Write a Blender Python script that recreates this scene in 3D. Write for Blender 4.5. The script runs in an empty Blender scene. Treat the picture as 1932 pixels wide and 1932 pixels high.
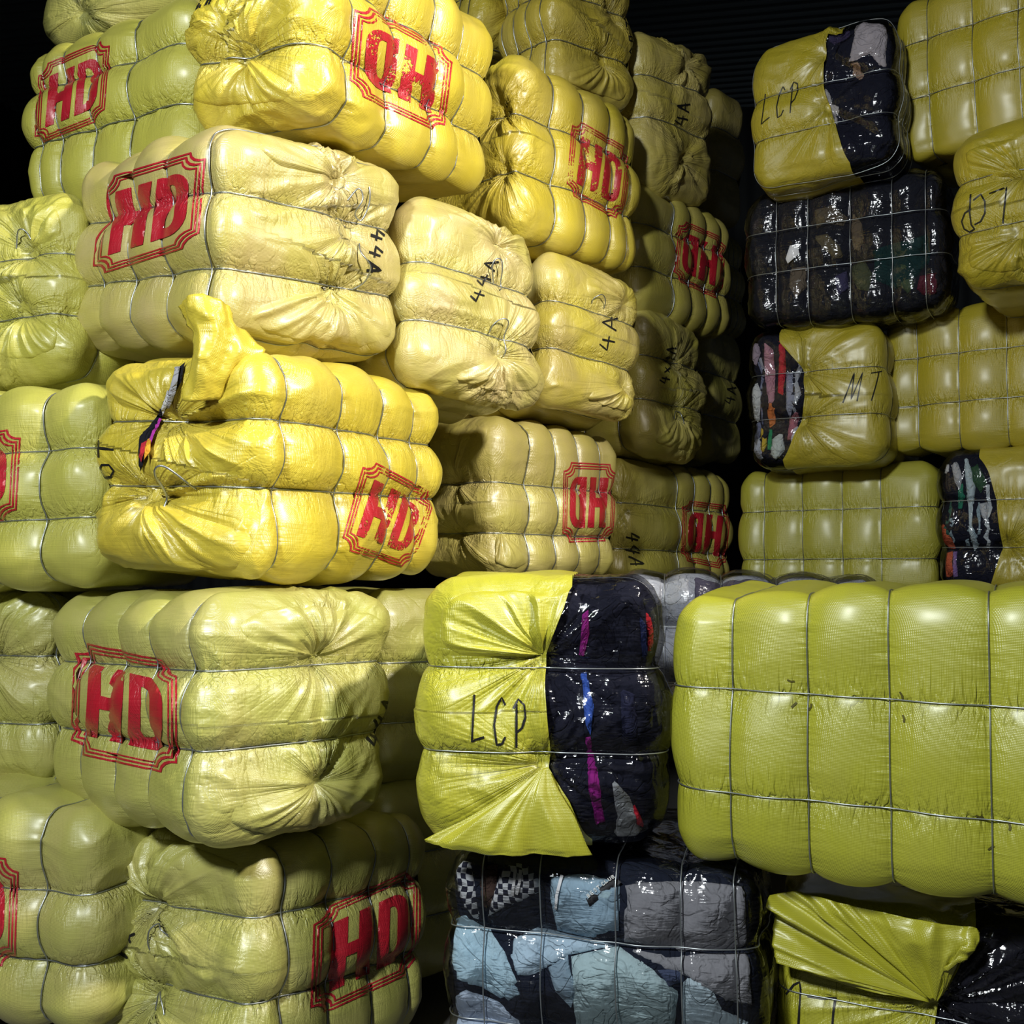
import bpy, math, random
import numpy as np
from mathutils import Matrix, Vector
from mathutils.geometry import delaunay_2d_cdt

# ------------------------------------------------------------------ camera
FPX, CX, CY, HORIZON, EYE = 1950.0, 966.0, 966.0, 1110.0, 1.5
PITCH = math.atan((HORIZON - CY) / FPX)
scene = bpy.context.scene
col = scene.collection
cam_data = bpy.data.cameras.new('camera')
cam_data.sensor_width = 36.0
cam_data.lens = 36.0 * FPX / 1932.0
cam_data.clip_end = 100
cam = bpy.data.objects.new('camera', cam_data)
cam.location = (0, 0, EYE)
cam.rotation_euler = (math.pi / 2 + PITCH, 0, 0)
col.objects.link(cam)
scene.camera = cam

# ------------------------------------------------------------------ light
world = bpy.data.worlds.new('hall_air')
scene.world = world
world.use_nodes = True
bg = world.node_tree.nodes['Background']
bg.inputs[0].default_value = (0.75, 0.85, 1.0, 1)
bg.inputs[1].default_value = 0.022


def lamp(name, loc, target, power, size, color=(1, 1, 1), spot=None, blend=.6):
    if spot:
        d = bpy.data.lights.new(name, 'SPOT')
        d.spot_size = math.radians(spot)
        d.spot_blend = blend
        d.shadow_soft_size = size
    else:
        d = bpy.data.lights.new(name, 'AREA')
        d.shape = 'DISK'
        d.size = size
    d.energy = power
    d.color = color
    o = bpy.data.objects.new(name, d)
    o.location = loc
    o.rotation_euler = (Vector(target) - Vector(loc)).to_track_quat('-Z', 'Y').to_euler()
    col.objects.link(o)
    return o


lamp('flood_lamp', (2.5, 0.8, 4.2), (-1.2, 3.9, 2.5), 1500, 0.12, (1.0, .93, .80), spot=62, blend=.7)
lamp('high_bay_lamp', (-2.0, -1.2, 3.9), (0.3, 4.0, 1.4), 1150, 0.26, (.95, 1.0, .97), spot=85, blend=.6)
scene.view_settings.view_transform = 'Standard'
scene.view_settings.look = 'None'
scene.view_settings.gamma = 1.0
scene.view_settings.exposure = -0.2
scene.view_settings.use_curve_mapping = False

# ------------------------------------------------------------------ maths
_c, _s = math.cos(PITCH), math.sin(PITCH)


def ray(px, py):
    x, z, y = (px - CX) / FPX, -(py - CY) / FPX, 1.0
    return np.array([x, y * _c - z * _s, y * _s + z * _c])


EYEV = np.array([0, 0, EYE])
_tab = np.random.RandomState(7).rand(65536)


def vnoise(P, seed=0):
    """smooth value noise in [0,1] at points P (n,3)"""
    P = P + np.array([seed * 17.31, seed * 5.77, seed * 11.13])
    I = np.floor(P).astype(np.int64)
    f = P - I
    f = f * f * (3 - 2 * f)
    out = 0
    for dx in (0, 1):
        wx = f[:, 0] if dx else 1 - f[:, 0]
        for dy in (0, 1):
            wy = f[:, 1] if dy else 1 - f[:, 1]
            for dz in (0, 1):
                wz = f[:, 2] if dz else 1 - f[:, 2]
                h = ((I[:, 0] + dx) * 73856093) ^ ((I[:, 1] + dy) * 19349663) ^ ((I[:, 2] + dz) * 83492791)
                out = out + wx * wy * wz * _tab[h & 65535]
    return out


def ridge(n):
    return 1 - np.abs(2 * n - 1) * 1.6


# ------------------------------------------------------------------ materials
def N(nt, t, **kw):
    n = nt.nodes.new(t)
    for k, v in kw.items():
        setattr(n, k, v)
    return n


def mathn(nt, op, a, b=None, c=None):
    n = nt.nodes.new('ShaderNodeMath')
    n.operation = op
    for i, v in enumerate((a, b, c)):
        if v is None:
            continue
        if isinstance(v, (int, float)):
            n.inputs[i].default_value = v
        else:
            nt.links.new(v, n.inputs[i])
    return n.outputs[0]


def noise(nt, vec, scale=1.0, detail=2.0, rough=.5, dist=0.0):
    n = nt.nodes.new('ShaderNodeTexNoise')
    nt.links.new(vec, n.inputs['Vector'])
    n.inputs['Scale'].default_value = scale
    n.inputs['Detail'].default_value = detail
    n.inputs['Roughness'].default_value = rough
    n.inputs['Distortion'].default_value = dist
    return n.outputs['Fac']


def vmul(nt, vec, s):
    n = nt.nodes.new('ShaderNodeVectorMath')
    n.operation = 'MULTIPLY'
    nt.links.new(vec, n.inputs[0])
    n.inputs[1].default_value = s
    return n.outputs[0]


def mixc(nt, fac, a, b):
    n = nt.nodes.new('ShaderNodeMix')
    n.data_type = 'RGBA'
    for sock, v in ((n.inputs[0], fac), (n.inputs[6], a), (n.inputs[7], b)):
        if isinstance(v, (int, float)):
            sock.default_value = v
        elif isinstance(v, tuple):
            sock.default_value = v if len(v) == 4 else v + (1,)
        else:
            nt.links.new(v, sock)
    return n.outputs[2]


def ramp(nt, fac, lo, hi):
    n = nt.nodes.new('ShaderNodeMapRange')
    nt.links.new(fac, n.inputs[0])
    n.inputs[1].default_value = lo
    n.inputs[2].default_value = hi
    return n.outputs[0]


def new_mat(name):
    m = bpy.data.materials.new(name)
    m.use_nodes = True
    nt = m.node_tree
    for n in list(nt.nodes):
        nt.nodes.remove(n)
    out = nt.nodes.new('ShaderNodeOutputMaterial')
    return m, nt, out


def sheet_relief(nt, seedvec, weave=1.0, wr=1.0):
    """height in metres: weave of the tape fabric, gathers at the wires, folds at the knots"""
    a_kv = N(nt, 'ShaderNodeAttribute', attribute_name='kv')
    a_wt = N(nt, 'ShaderNodeAttribute', attribute_name='wt')
    sep = N(nt, 'ShaderNodeSeparateXYZ')
    nt.links.new(a_wt.outputs['Vector'], sep.inputs[0])
    nrm = N(nt, 'ShaderNodeVectorMath', operation='NORMALIZE')
    nt.links.new(a_kv.outputs['Vector'], nrm.inputs[0])
    radial = noise(nt, vmul(nt, nrm.outputs[0], (5, 5, 5)), 1, 2, .6)
    radial2 = noise(nt, vmul(nt, nrm.outputs[0], (13, 13, 13)), 1, 1, .5)
    hz = noise(nt, vmul(nt, seedvec, (42, 42, 5)), 1, 2, .55, .3)
    vt = noise(nt, vmul(nt, seedvec, (7, 7, 46)), 1, 2, .55, .3)
    crk = noise(nt, vmul(nt, seedvec, (8, 8, 6)), 1, 3, .5, .6)
    crk2 = noise(nt, vmul(nt, seedvec, (6, 6, 24)), 1, 2, .5, 1.0)
    def crease(n, w):
        d = mathn(nt, 'ABSOLUTE', mathn(nt, 'SUBTRACT', n, .5))
        return mathn(nt, 'MINIMUM', mathn(nt, 'DIVIDE', d, w), 1.0)
    h = mathn(nt, 'MULTIPLY', mathn(nt, 'MULTIPLY', sep.outputs[0], .010 * wr), radial)
    h = mathn(nt, 'MULTIPLY_ADD', mathn(nt, 'MULTIPLY', sep.outputs[0], .005 * wr), crease(radial, .09), h)
    h = mathn(nt, 'MULTIPLY_ADD', mathn(nt, 'MULTIPLY', sep.outputs[0], .0016 * wr), crease(radial2, .12), h)
    h = mathn(nt, 'MULTIPLY_ADD', mathn(nt, 'MULTIPLY', sep.outputs[1], .004 * wr), crease(hz, .10), h)
    h = mathn(nt, 'MULTIPLY_ADD', mathn(nt, 'MULTIPLY', sep.outputs[0], .0025 * wr), radial2, h)
    h = mathn(nt, 'MULTIPLY_ADD', mathn(nt, 'MULTIPLY', sep.outputs[1], .010 * wr), hz, h)
    h = mathn(nt, 'MULTIPLY_ADD', mathn(nt, 'MULTIPLY', sep.outputs[2], .008 * wr), vt, h)
    a_ew = N(nt, 'ShaderNodeAttribute', attribute_name='ew')
    sew = N(nt, 'ShaderNodeSeparateXYZ')
    nt.links.new(a_ew.outputs['Vector'], sew.inputs[0])
    loose = mathn(nt, 'MULTIPLY_ADD', sew.outputs[0], .85, .15)
    h = mathn(nt, 'MULTIPLY_ADD', mathn(nt, 'MULTIPLY', loose, .006 * wr), crk, h)
    h = mathn(nt, 'MULTIPLY_ADD', mathn(nt, 'MULTIPLY', loose, .003 * wr), crk2, h)
    h = mathn(nt, 'MULTIPLY_ADD', mathn(nt, 'MULTIPLY', sew.outputs[0], .0012 * wr), crease(crk, .06), h)
    # weave
    s2 = N(nt, 'ShaderNodeSeparateXYZ')
    nt.links.new(seedvec, s2.inputs[0])
    u = mathn(nt, 'ADD', s2.outputs[0], s2.outputs[1])
    k = 2 * math.pi / .0075
    w1 = mathn(nt, 'SINE', mathn(nt, 'MULTIPLY', mathn(nt, 'ADD', u, s2.outputs[2]), k))
    w2 = mathn(nt, 'SINE', mathn(nt, 'MULTIPLY', mathn(nt, 'SUBTRACT', u, s2.outputs[2]), k * .93))
    w = mathn(nt, 'MULTIPLY', w1, w2)
    h = mathn(nt, 'MULTIPLY_ADD', w, .00034 * weave, h)
    return h


def sheet_material(name, color=None, rough=.34, worn=None):
    m, nt, out = new_mat(name)
    tc = N(nt, 'ShaderNodeTexCoord')
    oi = N(nt, 'ShaderNodeObjectInfo')
    off = N(nt, 'ShaderNodeVectorMath', operation='ADD')
    nt.links.new(tc.outputs['Object'], off.inputs[0])
    vec = off.outputs[0]
    h = sheet_relief(nt, vec)
    bump = N(nt, 'ShaderNodeBump')
    bump.inputs['Strength'].default_value = 1.0
    bump.inputs['Distance'].default_value = 1.0
    nt.links.new(h, bump.inputs['Height'])
    p = N(nt, 'ShaderNodeBsdfPrincipled')
    nt.links.new(bump.outputs[0], p.inputs['Normal'])
    big = noise(nt, vec, 4.5, 3, .55)
    fine = noise(nt, vmul(nt, vec, (14, 14, 6)), 1, 4, .6)
    if color is None:
        dust = mathn(nt, 'MULTIPLY', ramp(nt, big, .38, .72), oi.outputs['Alpha'])
        c = mixc(nt, dust, oi.outputs['Color'], (.58, .46, .24))
        c2 = mixc(nt, ramp(nt, fine, .35, .8), c, mixc(nt, .22, c, (.30, .27, .06)))
        nt.links.new(c2, p.inputs['Base Color'])
    else:
        nt.links.new(mixc(nt, ramp(nt, fine, .3, .9), color, tuple(v * .72 for v in color)), p.inputs['Base Color'])
    r = mathn(nt, 'MULTIPLY_ADD', fine, .22, rough - .10)
    nt.links.new(r, p.inputs['Roughness'])
    p.inputs['Specular IOR Level'].default_value = .8
    p.inputs['Coat Weight'].default_value = .75
    p.inputs['Coat Roughness'].default_value = .32
    if worn:
        sp = noise(nt, vmul(nt, vec, (110, 110, 110)), 1, 2, .6)
        area = noise(nt, vec, 9, 3, .6)
        f = mathn(nt, 'GREATER_THAN', mathn(nt, 'ADD', mathn(nt, 'MULTIPLY', area, worn), mathn(nt, 'MULTIPLY', sp, .45)), .62)
        tr = N(nt, 'ShaderNodeBsdfTransparent')
        mx = N(nt, 'ShaderNodeMixShader')
        nt.links.new(f, mx.inputs[0])
        nt.links.new(p.outputs[0], mx.inputs[1])
        nt.links.new(tr.outputs[0], mx.inputs[2])
        nt.links.new(mx.outputs[0], out.inputs[0])
    else:
        nt.links.new(p.outputs[0], out.inputs[0])
    return m


M = {}
M['sheet'] = sheet_material('yellow_woven_sheet')
M['stamp'] = sheet_material('red_stamp_ink', (.55, .012, .03), .4)
M['stamp_worn'] = sheet_material('worn_red_stamp_ink', (.55, .012, .03), .4, worn=.64)


def simple(name, color, rough=.5, metal=0.0, bump=0.0, bscale=60, spec=.5):
    m, nt, out = new_mat(name)
    p = N(nt, 'ShaderNodeBsdfPrincipled')
    p.inputs['Base Color'].default_value = color + (1,)
    p.inputs['Roughness'].default_value = rough
    p.inputs['Metallic'].default_value = metal
    p.inputs['Specular IOR Level'].default_value = spec
    if bump:
        tc = N(nt, 'ShaderNodeTexCoord')
        b = N(nt, 'ShaderNodeBump')
        b.inputs['Distance'].default_value = bump
        nt.links.new(noise(nt, tc.outputs['Object'], bscale, 4, .6), b.inputs['Height'])
        nt.links.new(b.outputs[0], p.inputs['Normal'])
    nt.links.new(p.outputs[0], out.inputs[0])
    return m


M['wire'] = simple('galvanised_wire', (.40, .43, .46), .36, .85)
M['hole'] = simple('shaded_puncture', (.10, .09, .012), .7)
M['ink'] = simple('black_marker_ink', (.012, .012, .014), .45)
M['floor'] = simple('concrete_floor', (.12, .115, .11), .8, 0, .004, 12)
M['roof'] = simple('dark_roof_sheet', (.17, .21, .25), .55, .2)
M['wall'] = simple('dark_wall_sheet', (.012, .015, .018), .8, .0)
M['tag'] = simple('white_swing_tag', (.75, .75, .75), .6)
M['label'] = simple('black_neck_label', (.01, .01, .012), .6)
M['lettering'] = simple('white_thread_lettering', (.7, .7, .7), .6)


def cloth_material():
    m, nt, out = new_mat('garment_cloth')
    tc = N(nt, 'ShaderNodeTexCoord')
    oi = N(nt, 'ShaderNodeObjectInfo')
    vec = tc.outputs['Object']
    p = N(nt, 'ShaderNodeBsdfPrincipled')
    f = noise(nt, vec, 14, 5, .6, .8)
    nt.links.new(mixc(nt, ramp(nt, f, .3, .75), oi.outputs['Color'], mixc(nt, .18, oi.outputs['Color'], (.02, .02, .03))), p.inputs['Base Color'])
    p.inputs['Roughness'].default_value = .9
    p.inputs['Specular IOR Level'].default_value = .15
    b = N(nt, 'ShaderNodeBump')
    b.inputs['Distance'].default_value = 1.0
    h = mathn(nt, 'MULTIPLY', noise(nt, vec, 16, 3, .5, 1.2), .012)
    h = mathn(nt, 'MULTIPLY_ADD', noise(nt, vmul(nt, vec, (70, 70, 12)), 1, 2, .5, .6), .003, h)
    cr = noise(nt, vec, 7, 2, .5, 2.5)
    cr = mathn(nt, 'MINIMUM', mathn(nt, 'DIVIDE', mathn(nt, 'ABSOLUTE', mathn(nt, 'SUBTRACT', cr, .5)), .05), 1.0)
    h = mathn(nt, 'MULTIPLY_ADD', cr, .003, h)
    nt.links.new(h, b.inputs['Height'])
    nt.links.new(b.outputs[0], p.inputs['Normal'])
    nt.links.new(p.outputs[0], out.inputs[0])
    return m


M['cloth'] = cloth_material()


def checker_material():
    m, nt, out = new_mat('chequered_cloth')
    tc = N(nt, 'ShaderNodeTexCoord')
    n = N(nt, 'ShaderNodeTexNoise')
    n.inputs['Scale'].default_value = 9
    nt.links.new(tc.outputs['Object'], n.inputs['Vector'])
    add = N(nt, 'ShaderNodeVectorMath', operation='MULTIPLY_ADD')
    nt.links.new(n.outputs['Color'], add.inputs[0])
    add.inputs[1].default_value = (.05, 0, .05)
    nt.links.new(tc.outputs['Object'], add.inputs[2])
    fl = N(nt, 'ShaderNodeVectorMath', operation='MULTIPLY')
    nt.links.new(add.outputs[0], fl.inputs[0])
    fl.inputs[1].default_value = (1, 0, 1)
    ch = N(nt, 'ShaderNodeTexChecker')
    ch.inputs['Scale'].default_value = 58
    ch.inputs['Color1'].default_value = (.62, .64, .66, 1)
    ch.inputs['Color2'].default_value = (.012, .014, .035, 1)
    nt.links.new(fl.outputs[0], ch.inputs['Vector'])
    p = N(nt, 'ShaderNodeBsdfPrincipled')
    p.inputs['Roughness'].default_value = .8
    nt.links.new(ch.outputs[0], p.inputs['Base Color'])
    nt.links.new(p.outputs[0], out.inputs[0])
    return m


M['checker'] = checker_material()


def film_material():
    m, nt, out = new_mat('clear_plastic_film')
    tc = N(nt, 'ShaderNodeTexCoord')
    vec = tc.outputs['Object']
    a = noise(nt, vmul(nt, vec, (10, 10, 7)), 1, 2, .5, 1.2)
    b_ = noise(nt, vmul(nt, vec, (8, 8, 55)), 1, 2, .5, 2.0)
    c = noise(nt, vmul(nt, vec, (60, 60, 26)), 1, 2, .5, .8)
    h = mathn(nt, 'MULTIPLY', a, .008)
    h = mathn(nt, 'MULTIPLY_ADD', b_, .0022, h)
    h = mathn(nt, 'MULTIPLY_ADD', c, .0008, h)
    bump = N(nt, 'ShaderNodeBump')
    bump.inputs['Distance'].default_value = 1.0
    nt.links.new(h, bump.inputs['Height'])
    fr = N(nt, 'ShaderNodeFresnel')
    fr.inputs['IOR'].default_value = 1.5
    nt.links.new(bump.outputs[0], fr.inputs['Normal'])
    gl = N(nt, 'ShaderNodeBsdfGlossy')
    gl.inputs['Roughness'].default_value = .09
    gl.inputs['Color'].default_value = (.95, .95, 1, 1)
    nt.links.new(bump.outputs[0], gl.inputs['Normal'])
    tr = N(nt, 'ShaderNodeBsdfTransparent')
    tr.inputs['Color'].default_value = (.93, .93, .96, 1)
    mx = N(nt, 'ShaderNodeMixShader')
    nt.links.new(mathn(nt, 'MULTIPLY_ADD', fr.outputs[0], .75, .01), mx.inputs[0])
    nt.links.new(tr.outputs[0], mx.inputs[1])
    nt.links.new(gl.outputs[0], mx.inputs[2])
    nt.links.new(mx.outputs[0], out.inputs[0])
    return m


M['film'] = film_material()


# ------------------------------------------------------------------ mesh helpers
def make_obj(name, verts, faces, mat, parent=None, smooth=True, loc=None, color=None, attrs=None):
    me = bpy.data.meshes.new(name)
    verts = np.asarray(verts, dtype=np.float32)
    faces = np.asarray(faces, dtype=np.int32)
    nf, k = faces.shape
    me.vertices.add(len(verts))
    me.vertices.foreach_set('co', verts.ravel())
    me.loops.add(nf * k)
    me.loops.foreach_set('vertex_index', faces.ravel())
    me.polygons.add(nf)
    me.polygons.foreach_set('loop_start', np.arange(0, nf * k, k, dtype=np.int32))
    me.polygons.foreach_set('loop_total', np.full(nf, k, dtype=np.int32))
    me.update(calc_edges=True)
    me.validate()
    if smooth:
        me.polygons.foreach_set('use_smooth', np.ones(len(me.polygons), dtype=bool))
    if attrs:
        for an, arr in attrs.items():
            if len(me.vertices) == len(arr):
                a = me.attributes.new(an, 'FLOAT_VECTOR', 'POINT')
                a.data.foreach_set('vector', np.asarray(arr, dtype=np.float32).ravel())
    me.materials.append(mat)
    o = bpy.data.objects.new(name, me)
    col.objects.link(o)
    if parent is not None:
        o.parent = parent
    if loc is not None:
        o.location = loc
    if color is not None:
        o.color = color if len(color) == 4 else tuple(color) + (1,)
    return o


def tube(path, radius, sides=5, closed=False):
    P = np.asarray(path, float)
    n = len(P)
    if closed:
        T = np.roll(P, -1, 0) - np.roll(P, 1, 0)
    else:
        T = np.gradient(P, axis=0)
    T /= np.linalg.norm(T, axis=1)[:, None] + 1e-9
    ref = np.where(np.abs(T[:, 2:3]) > .9, np.array([[1., 0, 0]]), np.array([[0, 0, 1.]]))
    A = np.cross(T, ref)
    A /= np.linalg.norm(A, axis=1)[:, None] + 1e-9
    Bv = np.cross(T, A)
    # keep the frame from flipping
    for i in range(1, n):
        v = A[i - 1] - T[i] * (A[i - 1] @ T[i])
        l = np.linalg.norm(v)
        if l > 1e-6:
            A[i] = v / l
            Bv[i] = np.cross(T[i], A[i])
    ang = np.arange(sides) * 2 * math.pi / sides
    V = (P[:, None, :] + radius * (np.cos(ang)[None, :, None] * A[:, None, :] + np.sin(ang)[None, :, None] * Bv[:, None, :])).reshape(-1, 3)
    Fs = []
    m = n if closed else n - 1
    for i in range(m):
        j = (i + 1) % n
        for s in range(sides):
            t = (s + 1) % sides
            Fs.append((i * sides + s, i * sides + t, j * sides + t, j * sides + s))
    return V, Fs


def resample(poly, step, closed=True):
    P = [np.asarray(p, float) for p in poly]
    out = []
    n = len(P)
    for i in range(n if closed else n - 1):
        a, b = P[i], P[(i + 1) % n]
        k = max(1, int(math.ceil(np.linalg.norm(b - a) / step)))
        for j in range(k):
            out.append(a + (b - a) * j / k)
    if not closed:
        out.append(P[-1])
    return np.array(out)


def inside(polys, pts):
    """even-odd test of pts (n,2) against a list of closed polygons"""
    r = np.zeros(len(pts), bool)
    for P in polys:
        x, y = P[:, 0], P[:, 1]
        x2, y2 = np.roll(x, -1), np.roll(y, -1)
        for i in range(len(P)):
            if y[i] == y2[i]:
                continue
            c = (y[i] > pts[:, 1]) != (y2[i] > pts[:, 1])
            xi = (x2[i] - x[i]) * (pts[:, 1] - y[i]) / (y2[i] - y[i]) + x[i]
            r ^= c & (pts[:, 0] < xi)
    return r


def fill(polys, step):
    """triangulate closed 2-D outlines (even-odd) with inner points -> verts (n,2), tris"""
    polys = [resample(p, step) for p in polys]
    allp = np.concatenate(polys)
    lo, hi = allp.min(0), allp.max(0)
    gx, gy = np.meshgrid(np.arange(lo[0] + step * .5, hi[0], step), np.arange(lo[1] + step * .5, hi[1], step))
    g = np.stack([gx.ravel(), gy.ravel()], 1)
    if len(g):
        g = g + (np.random.RandomState(3).rand(len(g), 2) - .5) * step * .2
        g = g[inside(polys, g)]
    # keep clear of the outline
    if len(g):
        keep = np.ones(len(g), bool)
        for q in allp:
            keep &= ((g - q) ** 2).sum(1) > (step * .45) ** 2
        g = g[keep]
    verts = [Vector((float(a), float(b))) for a, b in np.concatenate([allp, g])]
    edges = []
    o = 0
    for p in polys:
        n = len(p)
        edges += [(o + i, o + (i + 1) % n) for i in range(n)]
        o += n
    v2, _, f2, *_ = delaunay_2d_cdt(verts, edges, [], 0, 1e-7)
    V = np.array([(v.x, v.y) for v in v2])
    Fc = np.array([f for f in f2 if len(f) == 3], int).reshape(-1, 3)
    cen = V[Fc].mean(1)
    Fc = Fc[inside(polys, cen)]
    return V, Fc, polys


# ------------------------------------------------------------------ bale poses: centre, yaw, pitch, roll, size, strapped axis
POSE = {
    'B0': (-0.872, 3.767, 0.297, 0.959, -0.058, 0.063, 0.871, 0.867, 0.760, 'x'),
    'B1': (-1.007, 3.592, 1.114, 0.798, -0.015, 0.001, 0.759, 1.072, 0.749, 'y'),
    'B2': (-0.831, 3.745, 1.913, 1.110, 0.052, -0.042, 1.124, 0.767, 0.740, 'x'),
    'B3': (-1.047, 3.864, 2.747, 0.825, 0.127, -0.075, 0.848, 1.066, 0.739, 'y'),
    'B4': (-0.613, 3.932, 3.530, 1.066, 0.096, -0.094, 1.222, 0.642, 0.746, 'x'),
    'A5': (-1.543, 4.781, 4.308, -0.430, -0.017, -0.056, 0.864, 1.080, 0.734, 'y'),
    'A4': (-1.509, 4.382, 3.473, -0.541, 0.025, 0.022, 1.046, 0.740, 0.752, 'x'),
    'A3': (-1.875, 4.413, 2.643, -0.301, -0.029, -0.051, 0.813, 1.080, 0.741, 'y'),
    'A2': (-1.837, 3.994, 1.863, -0.354, 0.013, -0.024, 1.151, 0.740, 0.738, 'x'),
    'A1': (-1.963, 4.076, 1.135, -0.296, 0.029, 0.001, 0.775, 0.480, 0.746, 'y'),
    'A0': (-1.757, 3.761, 0.432, -0.404, 0.035, -0.001, 1.138, 0.500, 0.740, 'x'),
    'C5a': (-0.129, 5.687, 4.893, 0.736, 0.077, -0.084, 0.605, 0.480, 0.762, 'y'),
    'C5b': (0.301, 5.460, 4.479, 0.688, 0.056, -0.054, 0.652, 0.520, 0.758, 'y'),
    'C4': (0.104, 5.226, 3.592, 0.817, 0.013, -0.024, 1.023, 0.740, 0.864, 'x'),
    'C3': (-0.461, 4.453, 2.620, 0.720, -0.057, 0.037, 0.731, 1.080, 0.751, 'y'),
    'C2': (0.046, 5.256, 1.929, 0.848, 0.019, -0.011, 1.033, 0.601, 0.769, 'x'),
    'C1': (-0.630, 4.572, 1.111, 0.723, -0.011, 0.008, 0.694, 1.080, 0.755, 'y'),
    'D5': (0.618, 6.161, 4.239, 0.738, 0.061, -0.074, 0.735, 1.080, 0.906, 'y'),
    'D4': (0.791, 6.194, 3.436, 0.842, 0.024, -0.023, 1.033, 0.740, 0.751, 'x'),
    'D3': (0.059, 5.362, 2.711, 0.765, -0.029, 0.048, 0.730, 1.080, 0.751, 'y'),
    'D2': (0.760, 6.392, 1.873, 0.796, 0.004, 0.008, 1.165, 0.740, 0.748, 'x'),
    'E5': (1.212, 7.636, 4.650, 0.790, 0.035, -0.004, 0.480, 1.080, 0.951, 'y'),
    'E4': (1.381, 7.707, 3.752, 0.948, 0.019, -0.016, 0.391, 0.740, 0.751, 'x'),
    'E3a': (0.546, 6.232, 2.673, 0.869, 0.008, 0.007, 0.739, 1.080, 0.822, 'y'),
    'E3b': (0.964, 7.025, 2.787, 1.000, 0.021, -0.023, 0.723, 1.080, 0.882, 'y'),
    'R5a': (1.670, 5.230, 3.953, -0.581, -0.008, 0.018, 0.756, 0.480, 0.748, 'y'),
    'R5b': (2.595, 5.070, 4.104, -0.705, 0.048, 0.018, 1.024, 0.740, 0.846, 'x'),
    'R4a': (1.821, 5.442, 3.270, -0.522, 0.007, 0.022, 1.030, 0.500, 0.758, 'x'),
    'R4b': (2.507, 4.772, 3.225, -0.671, -0.004, 0.009, 0.623, 0.880, 0.722, 'y'),
    'R3a': (1.869, 5.880, 2.530, -0.543, -0.001, 0.022, 0.739, 1.080, 0.750, 'y'),
    'R3b': (2.544, 5.399, 2.591, -0.613, -0.003, 0.016, 1.017, 0.500, 0.759, 'x'),
    'R2a': (1.960, 6.016, 1.811, -0.547, -0.011, 0.007, 1.094, 0.740, 0.748, 'x'),
    'R2b': (2.752, 5.578, 1.824, -0.565, -0.005, 0.019, 0.706, 1.080, 0.753, 'y'),
    'F1a': (0.130, 3.436, 1.157, -0.085, -0.003, 0.004, 0.690, 1.080, 0.755, 'y'),
    'F1b': (1.124, 2.933, 1.130, -0.468, 0.044, 0.016, 1.194, 0.740, 0.752, 'x'),
    'F0a': (0.330, 3.284, 0.380, -0.276, 0.015, -0.010, 0.921, 0.740, 0.751, 'x'),
    'F0b': (1.312, 3.188, 0.253, -0.401, 0.024, 0.017, 0.933, 0.740, 0.753, 'x'),
    'F1c': (1.085, 4.825, 1.199, -0.182, 0.004, 0.012, 1.156, 0.700, 0.751, 'x'),
    'C0': (-0.630, 4.572, 0.359, 0.723, -0.011, 0.008, 0.694, 1.080, 0.755, 'y'),
}


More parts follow.
